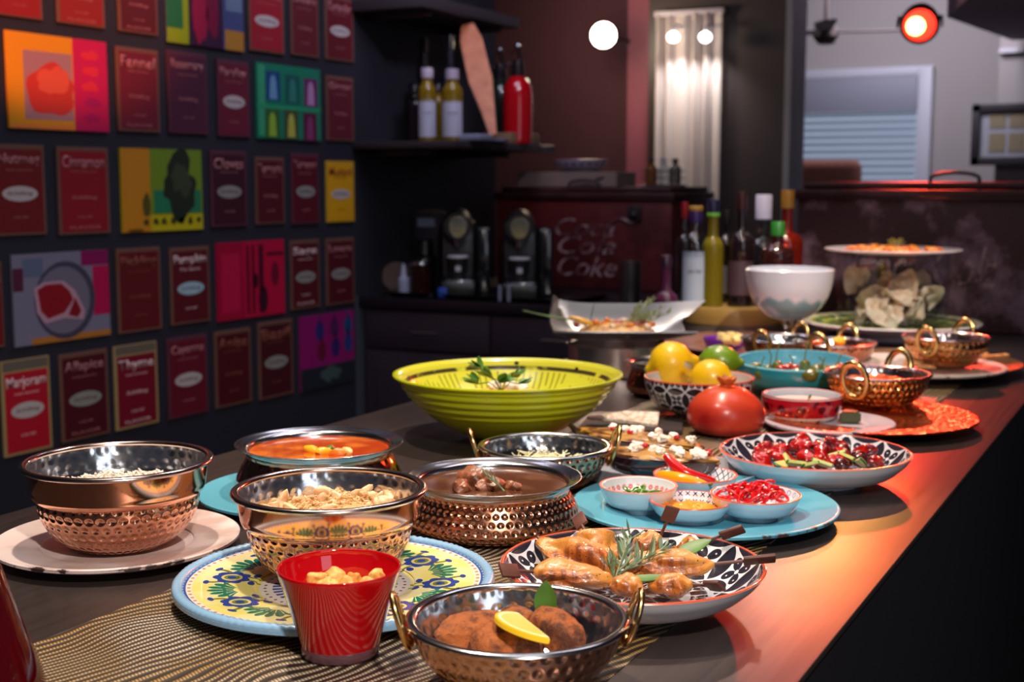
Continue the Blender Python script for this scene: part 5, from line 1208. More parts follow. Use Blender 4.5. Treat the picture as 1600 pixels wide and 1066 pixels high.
# ---- silver leaf dish on a steel warmer
st_rough = mat('satin_steel', (.34, .33, .33), .38, 1.0)
q, R, H = fit(887, 1038, 536, 592, T + .0025, 1.0)
t = thing('steel_warmer', 'round polished steel warmer stand under the silver leaf dish', 'stand', q)
obj('drum', lathe([(R*.9, 0), (R, .001), (R, H*.93), (R*1.02, H*.95), (R*1.02, H), (R*.93, H), (R*.93, .003), (0, .003), (0, 0), (R*.9, 0)], 72), mat('mirror_steel_drum', (.74, .68, .66), .27, 1.0), t)
for k in range(4): obj('peg', lathe([(0, .006), (.007, .006), (.007, 0), (0, 0)], 12), mat('black_rubber_peg', (.01, .01, .01), .6) if k == 0 else bpy.data.materials['black_rubber_peg'], t, loc=(R*.97*math.cos(k*PI/2+.7), R*.97*math.sin(k*PI/2+.7), H))
zds = q.z + H + .0065
a_ = aim(q, 3)
dish = thing('silver_dish', 'curved silver leaf shaped dish with pointed horns on the steel warmer', 'dish', (q.x, q.y, zds), a_)
b = bmesh.new(); n_ = 24; V_ = []
LX, LY = .135, .088
def dishz(s, t_):
    e = max(0, t_)**2.6*.064 + max(0, -t_)**3*.024; l = (abs(s)**4)*((.044 + .028*t_) if s < 0 else (.026 + .012*t_))
    return .004 + max(e, l) + min(e, l)*.12
for i in range(n_+1):
    row = []
    for j in range(n_+1):
        s, t_ = -1 + 2*i/n_, -1 + 2*j/n_; c_ = (abs(s)*abs(t_))**4
        row.append(b.verts.new((s*LX*(1 - .10*t_*t_ + (.50 if t_ > 0 else .22)*c_*(1 if s > 0 else .1)), t_*LY*(1 - .10*s*s + .28*c_), dishz(s, t_))))
    V_.append(row)
for i in range(n_):
    for j in range(n_): b.faces.new((V_[i][j], V_[i+1][j], V_[i+1][j+1], V_[i][j+1]))
bmesh.ops.recalc_face_normals(b, faces=b.faces[:]); bmesh.ops.solidify(b, geom=b.faces[:], thickness=.0035)
zmin = min(v.co.z for v in b.verts)
for v in b.verts: v.co.z -= zmin - .0
o = obj('dish_shell', b, st_rough, dish)
Md = TM((q.x, q.y, zds), (0, 0, a_))
grain = speckle('toasted_grain', S(220, 170, 96), S(168, 110, 50), 60, rough=.5, bs=.9)
c = tag(obj('grain_salad', disc(.078, .018, .020, amp=.006, fr=50), grain, loc=(q.x, q.y, zds)), 'bed of toasted grain salad in the silver dish', 'salad', kind='stuff')
for i in range(20):
    a = i*2.4; rr = .072*math.sqrt((i+.5)/20)
    cc = [('white_bean', S(234, 208, 180)), ('squash_cube', S(228, 130, 40)), ('red_onion_piece', S(196, 120, 120))][i % 3]
    if i < 3: globals()['dm%d' % i] = mat(cc[0] + '_flesh', cc[1], .45)
    lb = {0: 'white bean in the silver dish salad', 1: 'orange squash cube in the silver dish salad', 2: 'pink onion piece in the silver dish salad'}[i % 3]
    p = Md @ Vector((rr*math.cos(a)*1.2, rr*math.sin(a)*.7, .040 - .010*rr/.07))
    tag(obj(cc[0], blob(.009, .007, .006, .15, seed=i, sub=2), [dm0 if i >= 0 else 0, globals().get('dm1'), globals().get('dm2')][i % 3] if i >= 2 else globals()['dm%d' % (i % 3)], loc=p, rot=(i, 0, i*2)), lb, 'food', {0: 'white beans in the silver dish', 1: 'squash cubes in the silver dish', 2: 'onion pieces in the silver dish'}[i % 3])
b = bmesh.new(); r9 = random.Random(4)
for i in range(10):
    p0 = Vector((.03 + r9.uniform(-.02, .03), r9.uniform(-.02, .02), .03)); rosemary(b, p0, p0 + Vector((r9.uniform(.02, .065), r9.uniform(-.01, .03), r9.uniform(.015, .055))), 18, .016, .0022, i)
tag(obj('thyme_bunch', b, mat('sage_green_herb', S(150, 160, 112), .6), loc=(q.x, q.y, zds), rot=(0, 0, a_)), 'bushy bunch of grey green herbs at the right of the silver dish', 'herb')
t = thing('long_green_leaf', 'long green leaf hanging over the left end of the silver dish', 'leaf', Md @ Vector((-.075, -.05, .044)), a_ + PI - .1)
obj('blade', leaf(.115, .020, .16, n=10), leaf_g, t)
obj('midrib', tube([(0, 0, .0008), (.055, 0, .0052), (.11, 0, .0185)], [.0013, .001, .0006], 6), stem_g, t)
tag(obj('green_leaf', leaf(.05, .012, .05, M=TM((0, 0, 0), (0, -1.3, 0))), leaf_g, loc=Md @ Vector((-.055, -.01, .028)), rot=(0, 0, a_)), 'small green leaf standing upright in the silver dish', 'leaf')
tag(obj('pepper_slice', blob(.026, .010, .006, .1, seed=2, sub=3), mat('yellow_pepper_slice', S(236, 170, 30), .3, coat=.4), loc=Md @ Vector((-.07, -.02, .040)), rot=(0, .3, a_)), 'yellow pepper slice at the left of the silver dish', 'pepper')

# ---- bottles
def glass(name, c, tr=.9, rough=.04): return mat(name, c, rough, trans=tr, ior=1.4)
def bottle(label, p, H, R, gl, cap, neck=.36, nr=.30, lab=None, liq=None, group=None, sh=.10, capf=.14, name='glass_bottle', lab2=None, labz=(.15, .5)):
    t = thing(name, label, 'bottle', p, group=group, rz=math.atan2(-p[1], -p[0]) + PI/2)
    hb_, r_n = H*(1-neck), R*nr
    pr = [(0, .003), (R*.9, 0)] + smooth_prof([(R*.97, .002), (R, .01), (R, hb_*.6), (R, hb_ - .006), (R*.75, hb_ + H*sh*.45), (r_n*1.05, hb_ + H*sh), (r_n, H*.93)], 5) + [(r_n, H*(1-.02)), (0, H*(1-.02))]
    obj('glass', lathe(pr, 40), gl, t)
    obj('cap', lathe([(0, H), (r_n*1.1, H), (r_n*1.2, H*.99), (r_n*1.2, H*(1-capf)), (r_n*1.02, H*(1-capf)), (0, H*(1-capf))], 32), cap, t)
    if lab:
        b = bmesh.new(); g = []
        for i in range(13):
            a = -PI/2 + (-1 + 2*i/12)*1.25; g.append((b.verts.new((R*1.012*math.cos(a), R*1.012*math.sin(a), H*labz[0])), b.verts.new((R*1.012*math.cos(a), R*1.012*math.sin(a), H*labz[1]))))
        for i in range(12): b.faces.new((g[i][0], g[i+1][0], g[i+1][1], g[i][1]))
        obj('label', b, lab, t)
        obj('lettering', TMt(text_mesh('DRY GIN' if lab2 == 'g' else 'OLIVE OIL' if lab2 == 'o' else 'RESERVE', R*1.0, H*.03), (0, -R*1.02, H*(labz[0]*.4 + labz[1]*.6)), (PI/2, 0, 0)), flat((60, 50, 60)), t, False) if lab2 else None
    return t
def TMt(b, loc, rot): b.transform(TM(loc, rot)); return b
clearb = thin_glass('bottle_clear_glass', (.82, .86, .90), .2)
amber = mat('amber_bottle_glass', (.30, .12, .02), .06, trans=.5, ior=1.3); darkb = mat('dark_wine_glass', (.012, .006, .008), .06, coat=.5)
drum_z = T + .0003
q = P(1162, 500, T + .035)
D_ = 3.30; r_ = ray(1160, 500); 
r_ = ray(1150, 500); q = Vector((r_.x/ r_.y * 3.2, 3.2, drum_z))
R = .135
t = thing('golden_riser', 'round golden wooden riser carrying the spirit bottles', 'riser', q)
gm = mat('golden_wood', S(140, 112, 56), .4, fn=lambda nt: mixc(nt, nz(nt, 4, 3, sc3=(1, 1, 14)), S(124, 96, 44), S(160, 130, 70)))
obj('drum_side', lathe([(0, 0), (R*.98, 0), (R*.98, .03), (0, .03)], 64), mat('riser_grey_base', S(96, 88, 76), .45), t); obj('drum_top', lathe([(0, .03), (R, .03), (R, .066), (R*.985, .07), (0, .07)], 64), gm, t)
zb_ = drum_z + .0705
def at_riser(px, dy): r = ray(px, 470); y = q.y + dy; return Vector((r.x/r.y*y, y, zb_))
def hpx(p, ytop): return PY(800, ytop, 1).z and (CAMZ + (ray(1150, ytop).z / math.hypot(ray(1150, ytop).x, ray(1150, ytop).y)) * math.hypot(p.x, p.y) - p.z)
BL = [ # px, dy, ytop, width px, neck, glass, cap, neck r, label, text, label text
 (1068, .02, 316, 30, .40, clearb, S(150, 20, 34), .30, None, 'clear bottle with red foil cap at the left of the riser', None),
 (1085, -.07, 322, 40, .34, clearb, S(52, 30, 96), .42, flat((168, 186, 206)), 'clear spirit bottle with violet and gold cap and pale blue label', 'g'),
 (1112, -.06, 312, 34, .42, mat('yellow_liqueur_glass', S(128, 116, 24), .1, trans=.3), S(26, 26, 64), .48, None, 'bottle of olive yellow liqueur with navy cap and green band', None),
 (1133, .06, 328, 30, .35, darkb, S(30, 26, 28), .35, flat((150, 150, 160)), 'black bottle with narrow pale label behind the brown wine bottle', None),
 (1156, -.03, 300, 40, .42, darkb, S(56, 20, 26), .34, flat((70, 50, 60)), 'tall dark brown wine bottle in the middle of the riser', None),
 (1190, .03, 304, 46, .46, clearb, S(196, 196, 224), .46, None, 'clear round bottle with tall white cap', None),
 (1213, -.04, 346, 50, .34, mat('brown_liqueur_glass', S(54, 24, 24), .08, trans=.2), S(40, 120, 44), .36, None, 'squat brown bottle with green cap beside the footed bowl', None),
 (1227, .08, 297, 50, .44, mat('red_amber_glass', S(130, 30, 14), .08, trans=.4), S(140, 100, 30), .34, None, 'amber red bottle with gold neck at the right of the riser', None)]
for (px, dy, yt, wpx, nk, gl, cc, nr, lab, lb, l2) in BL:
    p = at_riser(px, dy); Hh = hpx(p, yt); Rr_ = wpx/2/F*depth(p)
    t = bottle(lb, p, Hh, Rr_, gl, mat('cap_%d' % px, cc, .35), nk, nr, lab, lab2=l2, labz=(.05, .55) if l2 else (.1, .4), capf=.16 if px != 1190 else .22)
    if px == 1085: obj('gold_band', lathe([(Rr_*nr*1.22, Hh*.86), (Rr_*nr*1.24, Hh*.93), (Rr_*nr*1.22, Hh*.995), (Rr_*nr*1.0, Hh)], 24), flat((190, 150, 60)), t) if False else obj('gold_band', lathe([(Rr_*nr*1.21, Hh*.95), (Rr_*nr*1.26, Hh*.955), (Rr_*nr*1.26, Hh*.995), (Rr_*nr*1.21, Hh)], 24), flat((190, 150, 60)), t)
    if px == 1112: obj('green_band', lathe([(Rr_*nr*1.21, Hh*.84), (Rr_*nr*1.26, Hh*.845), (Rr_*nr*1.26, Hh*.87), (Rr_*nr*1.21, Hh*.875)], 24), flat((110, 190, 60)), t)
p = P(985, 462, T + .0003); p = PY(985, 462, 3.74); p.z = T + .0003
hh = hpx(p, 410); rr = 17/F*depth(p)
t = thing('steel_tumbler', 'small steel tumbler standing behind the silver dish', 'cup', p)
obj('cup_body', lathe([(0, 0), (rr*.9, 0), (rr*.95, .004), (rr, hh*.96), (rr*1.03, hh), (rr*.96, hh), (rr*.88, .006), (0, .006)], 40), st_rough, t)
p = PY(1040, 500, 3.0); p.z = T + .0003
bottle('slim purple tinted cruet between tumbler and bottles', p, hpx(p, 400), .028, mat('purple_glass', (.10, .02, .07), .05, trans=.3), mat('cruet_cap_purple', (.03, .01, .03), .3), .5, .4, name='cruet')

# ---- old metal cooler chests
rust = lambda n, c1, c2, c3: mat(n, c1, .55, .2, fn=lambda nt: mixc(nt, nz(nt, 5, 5, .65).ss(.48, .66), mixc(nt, nz(nt, 2.2, 3).ss(.4, .6), c1, c2), c3), bump=lambda nt: nz(nt, 30, 4), bs=.2)
def chest(label, x0, x1, y0, y1, z0, z1, m, mlid, letters, hx):
    t = thing('cooler_chest', label, 'chest', ((x0+x1)/2, (y0+y1)/2, z0)); hx_, hy_, h = (x1-x0)/2, (y1-y0)/2, z1 - z0
    zl = h - .042
    obj('body', box(-hx_, hx_, -hy_, hy_, 0, zl, .008), m, t)
    obj('lid', box(-hx_-.006, hx_+.006, -hy_-.006, hy_+.006, zl + .002, zl + .022, .006), mlid, t)
    obj('lid_top', box(-hx_+.012, hx_-.012, -hy_+.012, hy_-.012, zl + .022, h, .008), mlid, t)
    obj('lid_trim', box(-hx_-.009, hx_+.009, -hy_-.009, hy_+.009, zl - .004, zl + .003, .002), mat(label[:8] + '_trim', S(50, 22, 24), .4, .3), t)
    hd = obj('handle', tube(smooth_prof([(hx-.060, -hy_*.93, h - .002), (hx-.055, -hy_*.93, h + .014), (hx-.02, -hy_*.93, h + .022), (hx+.02, -hy_*.93, h + .022), (hx+.055, -hy_*.93, h + .014), (hx+.060, -hy_*.93, h - .002)], 5), .005, 8), fm, t)
    if hx_ > .5 or 'rusty' in label: hx_l = None
    else: hx_l = hx_*.6
    lt = None if hx_l is None else obj('latch', box(hx_l-.025, hx_l+.025, -hy_-.010, -hy_-.001, zl-.075, zl-.02, .003), fm, t)
    if lt: obj('latch_knob', blob(.012, .008, .012, 0, sub=3), fm, lt, loc=(hx_l, -hy_-.014, zl-.055))
    for (s, cx_, cz_, w_, h_) in letters:
        if s == '~':
            obj('swoosh', tube(smooth_prof([(cx_-w_/2, -hy_-.001, cz_-h_*.3), (cx_-w_*.15, -hy_-.001, cz_+h_*.35), (cx_+w_*.2, -hy_-.001, cz_+h_*.05), (cx_+w_/2, -hy_-.001, cz_+h_*.45)], 6), [.0015+.004*math.sin(PI*k/18) for k in range(19)], 6), lettm, t)
        else: obj('lettering', TMt(text_mesh(s, w_, h_, .35), (cx_, -hy_-.0012, cz_), (PI/2, 0, 0)), lettm, t, False)
    return t
lettm = mat('worn_white_lettering', S(118, 88, 92), .6, fn=lambda nt: mixc(nt, nz(nt, 30, 4).ss(.42, .6), S(170, 136, 140), S(90, 52, 58)))
TY = 3.46; xl = PY(1243, 400, TY).x; zt_ = PY(1500, 284, TY).z
m1 = rust('rusty_brown_paint', S(62, 34, 36), S(72, 42, 44), S(146, 116, 130)); m1l = rust('rusty_brown_lid', S(54, 26, 26), S(66, 34, 34), S(80, 56, 58))
mid = (xl + CX1 - .02)/2; la_ = PY(1480, 400, TY)
w1 = .36; cx_ = PY(1545, 400, TY).x - w1/2 - mid
chest('large rusty brown cooler chest with worn script lettering at the right counter end', xl, CX1 - .02, TY, TY + .42, T + .0003, zt_, m1, m1l,
      [('Coca-Cola', cx_ + .02, PY(1500, 417, TY).z - T, w1, .105)], PY(1490, 284, TY).x - mid)
# ---- back counter with its cabinets
BY0, BY1 = 3.63, 4.72; BX1 = -1.48
cabm = mat('dark_cabinet_paint', S(48, 40, 52), .5); cabd = mat('dark_cabinet_plinth', S(18, 15, 19), .7)  # cabd is the near-black plinth colour
t = thing('back_cabinet', 'dark back counter cabinet below the coffee machines', 'cabinet', (0, 0, 0))
obj('body', box(WX + .012, BX1 - .02, BY0 + .03, BY1, .08, T - .035), cabm, t, False)
obj('worktop', box(WX + .001, BX1, BY0, BY1, T - .035, T, .003), mat('black_worktop', S(30, 26, 34), .3), t)
obj('plinth', box(WX + .02, BX1 - .04, BY0 + .06, BY1 - .02, 0, .08), cabd, t, False)
obj('edge_strip', box(WX + .001, WX + .011, BY0 - .004, BY0 + .03, 0, T), mat('grey_metal_strip', S(110, 116, 134), .4, .6), t, False)
nd = 2; wcab = (BX1 - .03 - (WX + .03))/nd
for i in range(nd):
    x0 = WX + .03 + i*wcab
    d = obj('drawer', box(x0 + .004, x0 + wcab - .004, BY0 + .008, BY0 + .029, T - .17, T - .045, .003), cabm, t)
    obj('knob', tube([(x0 + wcab/2 - .05, BY0 - .004, T - .11), (x0 + wcab/2 + .05, BY0 - .004, T - .11)], .004), st_rough, d)
    d = obj('door', box(x0 + .004, x0 + wcab - .004, BY0 + .008, BY0 + .029, .09, T - .18, .003), cabm, t)
    obj('inset_panel', box(x0 + .05, x0 + wcab - .05, BY0 + .002, BY0 + .0075, .14, T - .23, .002), cabm, d)
tb = P(565, 460, T)
tr = tag(obj('black_tray', tray(.36, .17, .018, .004), mat('black_tray_lacquer', S(16, 15, 18), .3, coat=.4), loc=(WX + .44, BY0 + .19, T + .0004)), 'low black tray under the coffee machines', 'tray')
# second chest on the back counter
CY = 4.25; xa, xb = PY(776, 350, CY).x, PY(1050, 350, CY).x; zc_ = PY(950, 292, CY).z
m2 = rust('dark_red_paint', S(96, 22, 24), S(78, 18, 22), S(112, 40, 40)); m2l = rust('dark_red_lid', S(62, 22, 24), S(54, 20, 22), S(90, 50, 50))
mid2 = (xa + xb)/2
def lt(s, px0, px1, y0, y1):
    a, b = PY(px0, y1, CY), PY(px1, y0, CY); return (s, (a.x + b.x)/2 - mid2, (a.z + b.z)/2 - T, b.x - a.x, b.z - a.z)
chest('dark red metal cooler chest with faded script lettering behind the coffee machines', xa, xb, CY, CY + .42, T + .0003, zc_, m2, m2l,
      [lt('Coca', 868, 960, 342, 368), lt('~', 950, 1005, 340, 358), lt('Cola', 872, 962, 370, 396), lt('Coke', 872, 964, 402, 430)], PY(910, 290, CY).x - mid2)
# things on the red chest
zt2_ = zc_ + .0005
p = PY(901, 280, CY + .12); hb2 = PY(901, 269, CY + .12).z - zt2_; wb = PY(977, 280, CY+.12).x - PY(825, 280, CY+.12).x
pale_w = mat('pale_wood_box', S(134, 112, 106), .7, fn=lambda nt: mixc(nt, nz(nt, 6, 4, sc3=(1, 6, 6)), S(120, 98, 92), S(150, 128, 120)))
t = thing('wooden_box', 'long pale wooden box lying on the red cooler chest', 'box', (p.x, p.y, zt2_))
obj('box_body', box(-wb/2, wb/2, -.09, .09, 0, hb2, .002), pale_w, t, False); obj('hand_hole', tube([(wb*.30, -.0905, hb2*.5), (wb*.38, -.0905, hb2*.62)], [.004, .004], 8), flat((40, 28, 26)), t)
p2 = PY(907, 262, CY + .12); Rb = (PY(946, 260, CY+.12).x - PY(868, 260, CY+.12).x)/2; h2 = PY(907, 250, CY+.12).z - (zt2_ + hb2)
ceramic_bowl('patterned_bowl', 'small flared blue and white patterned bowl on the pale wooden box', Vector((p2.x, p2.y, zt2_ + hb2 + .0005)), Rb, h2, .66, mat('violet_pattern_glaze', S(150, 130, 160), .3, fn=star_pat(20, S(56, 44, 90), base=S(170, 150, 170))), white_gl, mat('violet_rim', S(140, 60, 80), .3))
caddy_p = PY(1036, 291, CY + .15)
t = thing('cruet_caddy', 'dark wire caddy holding three cruets on the red cooler chest', 'caddy', (caddy_p.x, caddy_p.y, zt2_))
obj('base', box(-.075, .075, -.03, .03, 0, .008, .002), fm, t)
for zz in (.03, .055): obj('rail', tube([(x, y, zz) for x, y in rrect(.075, .03, .02)], .002, 6, closed=True), fm, t)
for i, dx in enumerate((-.045, .002, .045)):
    for cx__ in (0,):
        bottle(['dark oil cruet at the left of the wire caddy', 'clear vinegar cruet in the middle of the wire caddy', 'smoky cruet at the right of the wire caddy'][i], Vector((caddy_p.x + dx, caddy_p.y, zt2_ + .0085)), PY(1036, 248, CY + .15).z - zt2_ - .008, .021, [amber, clearb, mat('smoky_glass', (.2, .17, .12), .06, trans=.5)][i], mat('cruet_cap_%d' % i, S(60, 50, 60) if i != 1 else S(180, 180, 190), .3, .5), .35, .45, name='cruet')

# ---- coffee machines
blkp = mat('black_plastic', S(18, 17, 20), .35, coat=.2); chrome = mat('chrome', (.50, .52, .60), .12, 1.0); dkmetal = mat('dark_rib_metal', (.12, .11, .14), .3, 1.0); cup_b = mat('black_paper_cup', S(24, 22, 26), .5)
def machine(label, px):
    p = P(px, 476, T + .005); p = Vector((p.x, BY0 + .12, T + .0048)); r = ray(px, 460); p.x = r.x/r.y*p.y
    t = thing('coffee_machine', label, 'coffee machine', p, math.atan2(-p.y, -p.x) + PI/2)
    W = .058
    obj('body', box(-W, W, .055, .30, 0, .245, .012, seg=3), blkp, t)
    obj('water_tank', box(W + .003, W + .052, .08, .29, 0, .225, .010, seg=3), mat('smoked_tank', S(26, 26, 32), .15, coat=.4) if 'smoked_tank' not in bpy.data.materials else bpy.data.materials['smoked_tank'], t)
    obj('drip_base', box(-W, W, -.075, .055, 0, .052, .008, seg=3), blkp, t)
    obj('drip_grid', box(-W*.85, W*.85, -.07, .045, .052, .056, .001), chrome, t)
    b = tube([(0, -.050, .232), (0, .05, .236), (0, .20, .236)], [.044, .050, .050], 32); obj('head', b, blkp, t)
    # drop shaped chrome face
    pts = []
    for i in range(32):
        a = 2*PI*i/32; pts.append((.030*math.cos(a), .030*math.sin(a) if math.sin(a) > -.5 else (.030*math.sin(a)*1.35)))
    b = prism(pts, 0, .010, bev=.003); b.transform(TM((0, -.052, .235), (PI/2, 0, 0))); obj('chrome_face', b, chrome, t)
    for i in range(7): obj('rib', box(-W*.8 + i*W*.24, -W*.8 + i*W*.24 + .005, .048, .056, .07, .19, .001), dkmetal, t, False)
    obj('spout', lathe([(0, .03), (.014, .03), (.012, 0), (.008, 0), (0, .005)], 20), chrome, t, loc=(0, -.02, .165))
    c = thing('paper_cup', 'black cup with white square logo under the ' + ('left' if px < 770 else 'right') + ' coffee machine spout', 'cup', t.matrix_world @ Vector((0, 0, 0)), t.rotation_euler.z)
    Mz = Matrix.Translation(p) @ Matrix.Rotation(t.rotation_euler.z, 4, 'Z'); c.location = Mz @ Vector((0, -.025, .0572))
    obj('cup_wall', lathe([(0, 0), (.024, 0), (.033, .072), (.031, .072), (.022, .002), (0, .002)], 40), cup_b, c)
    obj('lid', lathe([(.034, .071), (.035, .075), (.033, .079), (0, .079), (0, .072)], 40), mat('white_cup_lid', S(200, 200, 206), .4) if 'white_cup_lid' not in bpy.data.materials else bpy.data.materials['white_cup_lid'], c)
    b = box(-.009, .009, -.0302, -.0285, .028, .046, .001); obj('logo_square', b, flat((190, 190, 200)), c, False)
machine('black capsule coffee machine with chrome drop face, left of the pair', 716)
machine('black capsule coffee machine with chrome drop face, right of the pair', 812)
def on_tray(px, dy=.08):
    y = BY0 + dy; r = ray(px, 460); return Vector((r.x/r.y*y, y, T + .0048))
jarm = mat('dark_jar_glass', S(50, 18, 18), .08, trans=.3)
p = on_tray(658, .10)
t = thing('coffee_jar', 'dark red glass jar with steel lid left of the coffee machines', 'jar', p)
obj('jar_glass', lathe([(0, 0), (.034, 0), (.038, .005), (.038, .095), (.034, .10), (0, .10)], 40), jarm, t); obj('lid', lathe([(0, .10), (.041, .10), (.042, .104), (.040, .112), (0, .114)], 40), chrome, t)
p = on_tray(664, .22)
t = thing('coffee_grinder', 'tall dark grinder standing behind the red glass jar', 'grinder', p)
obj('grinder_body', lathe([(0, 0), (.04, 0), (.04, .12), (.03, .13), (.028, .175), (.034, .18), (0, .185)], 40), blkp, t); obj('ring', lathe([(.0405, .10), (.042, .105), (.0405, .11)], 40), chrome, t)
p = on_tray(631, .07)
t = thing('white_dispenser', 'small white squeeze bottle with pointed nozzle on the black tray', 'bottle', p)
obj('bottle_body', lathe(smooth_prof([(0, 0), (.018, 0), (.019, .004), (.019, .05), (.012, .062), (.010, .066)], 3) + [(0, .066)], 32), flat((150, 156, 186)), t); obj('nozzle', lathe([(.010, .066), (.009, .075), (.004, .105), (0, .105), (0, .066)], 24), flat((176, 180, 210)), t)
p = on_tray(620, .20); b = lathe([(0, 0), (.05, 0), (.05, .012), (0, .012)], 40); b.transform(TM((0, 0, .05), (PI/2 - .15, 0, 0)))
tag(obj('round_board', b, mat('brown_round_board', S(92, 68, 62), .6), loc=p, rot=(0, 0, .5)), 'brown round wooden board leaning behind the white squeeze bottle', 'board')
p = on_tray(600, .28)
for i in range(3): tag(obj('book', box(-.012, .012, -.04, .04, 0, .09, .002), flat([(52, 48, 58), (66, 60, 66), (44, 40, 46)][i]), loc=(p.x + i*.027 - .03, p.y, p.z)), ['dark booklet nearest the wall on the black tray', 'grey booklet between two dark ones on the black tray', 'dark booklet beside the round board'][i], 'book')
p = on_tray(676, .345)
t = thing('carton', 'grey carton with white label behind the left coffee machine', 'box', p)
obj('carton_body', box(-.05, .05, -.04, .04, 0, .27, .003), flat((58, 54, 66)), t); obj('label', box(-.035, .035, -.042, -.0402, .22, .25), flat((150, 160, 190)), t, False); obj('lid_edge', box(-.03, .03, -.041, .03, .27, .278, .001), flat((100, 84, 76)), t)
p = on_tray(692, .035)
tag(obj('blue_sponge', box(-.016, .016, -.012, .012, 0, .034, .006), flat((24, 70, 170)), loc=p, rot=(0, 0, .4)), 'small blue packet in front of the left coffee machine', 'packet')
tag(obj('spoon', join(blob(.012, .008, .003, 0, sub=2), tube([(.01, 0, 0), (.06, 0, .004)], .002, 6)), chrome, loc=on_tray(672, .03) + Vector((0, 0, .004)), rot=(0, 0, .3)), 'small chrome spoon lying on the black tray', 'spoon')
for i, px in enumerate((781, 795)):
    p = on_tray(px, .02)
    tag(obj('sugar_tube', tube([(0, 0, 0), (0, 0, .05)], .006, 12), flat((130, 134, 160)), loc=p), ['white sugar stick standing left in front of the right coffee machine', 'white sugar stick standing next to the right coffee machine tray'][i], 'sugar stick')

# ---- shelves with bottles
shm = mat('dark_shelf_wood', S(54, 46, 52), .5)
sA = PX(711, 219, PY(711, 219, 3.62).x); SXo = PY(711, 219, 3.62).x; zsh = PY(711, 219, 3.62).z; zsb = PY(711, 231, 3.62).z
for nm, zz, th_, y1, xo, lb in (('wall_shelf', zsh, zsh - zsb, PX(867, 226, SXo).y, SXo, 'lower dark wall shelf carrying oil bottles and soda siphons'), ('wall_shelf', PY(711, -14, 3.62).z, .04, 4.3, PX(775, 4, SXo).x - .12, 'upper dark wall shelf cut by the top of the view')):
    t = thing(nm, lb, 'shelf', (WX + .0005, 3.62, zz)); obj('board', box(0, xo - WX, 0, y1 - 3.62, -th_, 0, .003), shm, t)
    for yy in (.08, y1 - 3.62 - .1): obj('bracket', box(0, .25, yy, yy + .02, -th_ - .02, -th_, .002), fm, t)
def on_shelf(px, Y): r = ray(px, 215); return Vector((r.x/r.y*Y, Y, zsh + .0005))
oil = mat('olive_oil_glass', S(150, 120, 20), .08, trans=.45)
lab_ = flat((176, 176, 196))
for px, Y, yt, wp, gl, nk, lb, lab in [(668, 3.72, 104, 28, oil, .28, 'square oil bottle with white label, left on the lower shelf', lab_), (707, 3.72, 106, 32, oil, .28, 'oil bottle with white label next to the wooden board', lab_), (648, 3.92, 130, 26, darkb, .3, 'dark bottle in shadow at the left end of the shelf', None), (704, 3.92, 52, 24, mat('dark_tall_glass', (.03, .03, .05), .06, trans=.3), .42, 'tall dark bottle with long neck behind the oil bottles', None), (664, 4.0, 56, 22, darkb, .45, 'tall dark bottle at the back left of the shelf', None), (685, 3.86, 130, 20, oil, .3, 'amber oil bottle between the two labelled bottles', None)]:
    p = on_shelf(px, Y); Hh = hpx(p, yt); t = bottle(lb, p, Hh, wp/2/F*depth(p), gl, mat('shelf_cap_%d' % px, S(160, 150, 168) if yt in (104, 106) else S(20, 20, 30), .35), nk, .55 if yt > 100 else .42, lab, labz=(.06, .60), capf=.14, lab2='o' if lab else None)
wood = mat('orange_wood', S(176, 92, 56), .5, fn=lambda nt: mixc(nt, nz(nt, 4, 4, sc3=(6, 6, 1)), S(148, 66, 40), S(206, 128, 80)))
p0, p1 = PY(768, 196, 3.80), PY(730, 22, 3.95)
d_ = p1 - p0
b = prism([(0, -.018), (.10, -.030), (d_.length*.5, -.044), (d_.length*.85, -.040), (d_.length, -.022), (d_.length, .022), (d_.length*.85, .036), (d_.length*.5, .036), (.10, .016), (0, .006)], -.008, .008, bev=.003)
zlow = zsh + .004
p0.z = zlow + .012; 
ob = tag(obj('serving_board', b, wood, loc=p0), 'long narrow orange wooden board leaning upright on the shelf', 'board')
xa_ = d_.normalized(); za_ = Vector((-p0.x, -p0.y, 0)).normalized(); ya_ = za_.cross(xa_).normalized(); za_ = xa_.cross(ya_)
ob.rotation_euler = Matrix((xa_, ya_, za_)).transposed().to_euler()
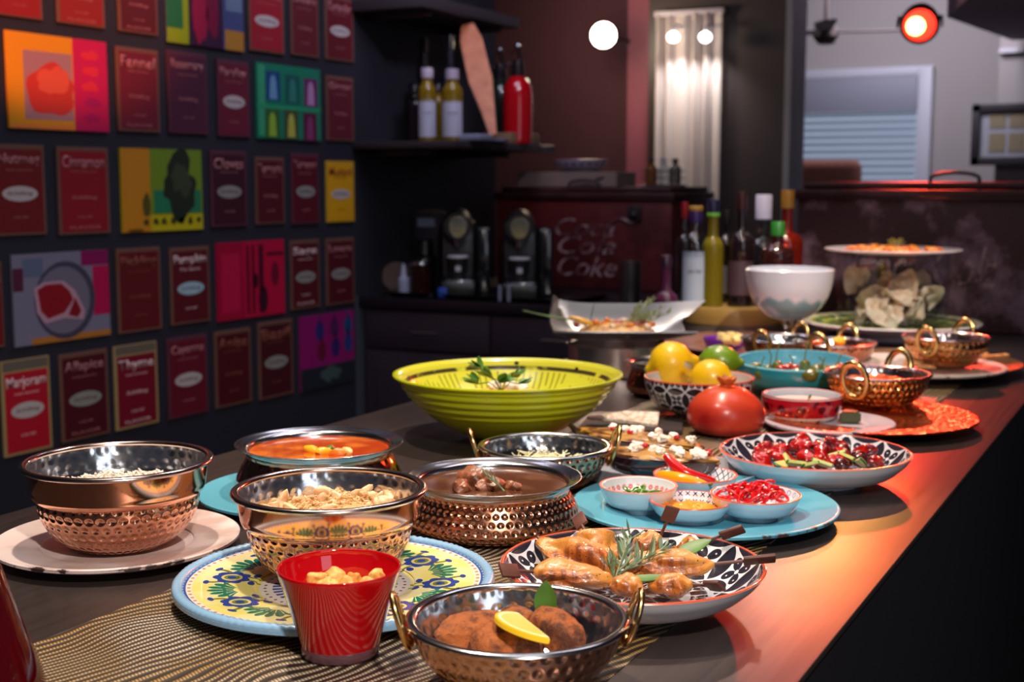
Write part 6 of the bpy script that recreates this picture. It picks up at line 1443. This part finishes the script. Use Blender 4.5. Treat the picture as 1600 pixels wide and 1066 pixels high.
def siphon(label, px, Y, m, w_px, ytop):
    p = on_shelf(px, Y); Hh = hpx(p, ytop); R = w_px/2/F*depth(p); t = thing('soda_siphon', label, 'siphon', p, math.atan2(-p.y, -p.x) + PI/2)
    hb_ = Hh*.68
    obj('bottle_body', lathe([(0, 0), (R*.93, 0)] + smooth_prof([(R*.96, .004), (R, hb_*.3), (R, hb_*.66), (R*.92, hb_*.84), (R*.62, hb_*.96), (R*.42, hb_)], 5) + [(0, hb_)], 48), m, t)
    obj('collar', lathe([(0, hb_), (R*.46, hb_), (R*.48, hb_ + .01), (R*.40, hb_ + Hh*.16), (0, hb_ + Hh*.16)], 32), mat('siphon_dark_metal', S(44, 36, 40), .3, .6) if 'siphon_dark_metal' not in bpy.data.materials else bpy.data.materials['siphon_dark_metal'], t)
    dm = bpy.data.materials['siphon_dark_metal']
    obj('spout', tube(smooth_prof([(0, 0, hb_ + Hh*.12), (-R*.7, 0, hb_ + Hh*.12), (-R*1.15, 0, hb_ + Hh*.04), (-R*1.3, 0, hb_ - Hh*.04)], 4), .006, 10), dm, t)
    obj('lever', tube([(R*.2, 0, hb_ + Hh*.14), (0, 0, hb_ + Hh*.28), (-R*.5, 0, hb_ + Hh*.22)], [.006, .007, .004], 10), dm, t)
    obj('knob', blob(.011, .011, .011, 0, sub=3), chrome, t, loc=(0, 0, hb_ + Hh*.30))
siphon('red soda siphon at the right end of the lower shelf', 809, 4.10, mat('red_enamel', S(172, 6, 20), .18, coat=.6), 46, 66)
siphon('dark green soda siphon half hidden behind the red one', 782, 4.22, mat('dark_green_enamel', S(24, 34, 28), .2, coat=.5), 42, 72)
p = on_shelf(828, 3.98)
p.x = SXo - .075; p.y = 4.16
tag(obj('wood_block', box(-.055, .055, -.11, .11, 0, .037, .003), mat('light_wood_block', S(122, 94, 72), .6, fn=lambda nt: mixc(nt, nz(nt, 5, 4, sc3=(6, 1, 6)), S(104, 78, 58), S(140, 110, 84))), loc=(SXo - .06, 4.12, zsh + .0005)), 'light wood block at the front right corner of the shelf', 'block')
for i, (px, Y, dx) in enumerate([(740, 3.76, .05), (752, 3.80, .04)]):
    p = on_shelf(px, Y); tag(obj('folded_cloth', box(-dx, dx, -.05, .05, 0, .022 - .01*i, .006), flat((128, 132, 158) if i == 0 else (96, 96, 116)), loc=(p.x, p.y + .1*i, p.z), rot=(0, 0, .3*i)), ['folded pale blue grey cloth beside the wooden board', 'darker folded grey cloth behind the wooden board foot'][i], 'cloth')

# ---- neighbours in a small group are told apart by their order from the left of the view
ORD = ['first', 'second', 'third', 'fourth', 'fifth', 'sixth', 'seventh', 'eighth', 'ninth', 'tenth', 'eleventh', 'twelfth', 'thirteenth', 'fourteenth', 'fifteenth', 'sixteenth']
groups = {}
for o in SC.objects:
    if o.parent is None and o.get('group'): groups.setdefault((o['group'], o['label']), []).append(o)
def sx(o):
    v = RC.transposed() @ (Vector(o.location) - camo.location); return v.x / -v.z
for (g, lb), os_ in groups.items():
    if 1 < len(os_) <= 16 and len(lb.split()) <= 12:
        for i, o in enumerate(sorted(os_, key=sx)): o['label'] = lb + ', ' + ORD[i] + ' from the left'
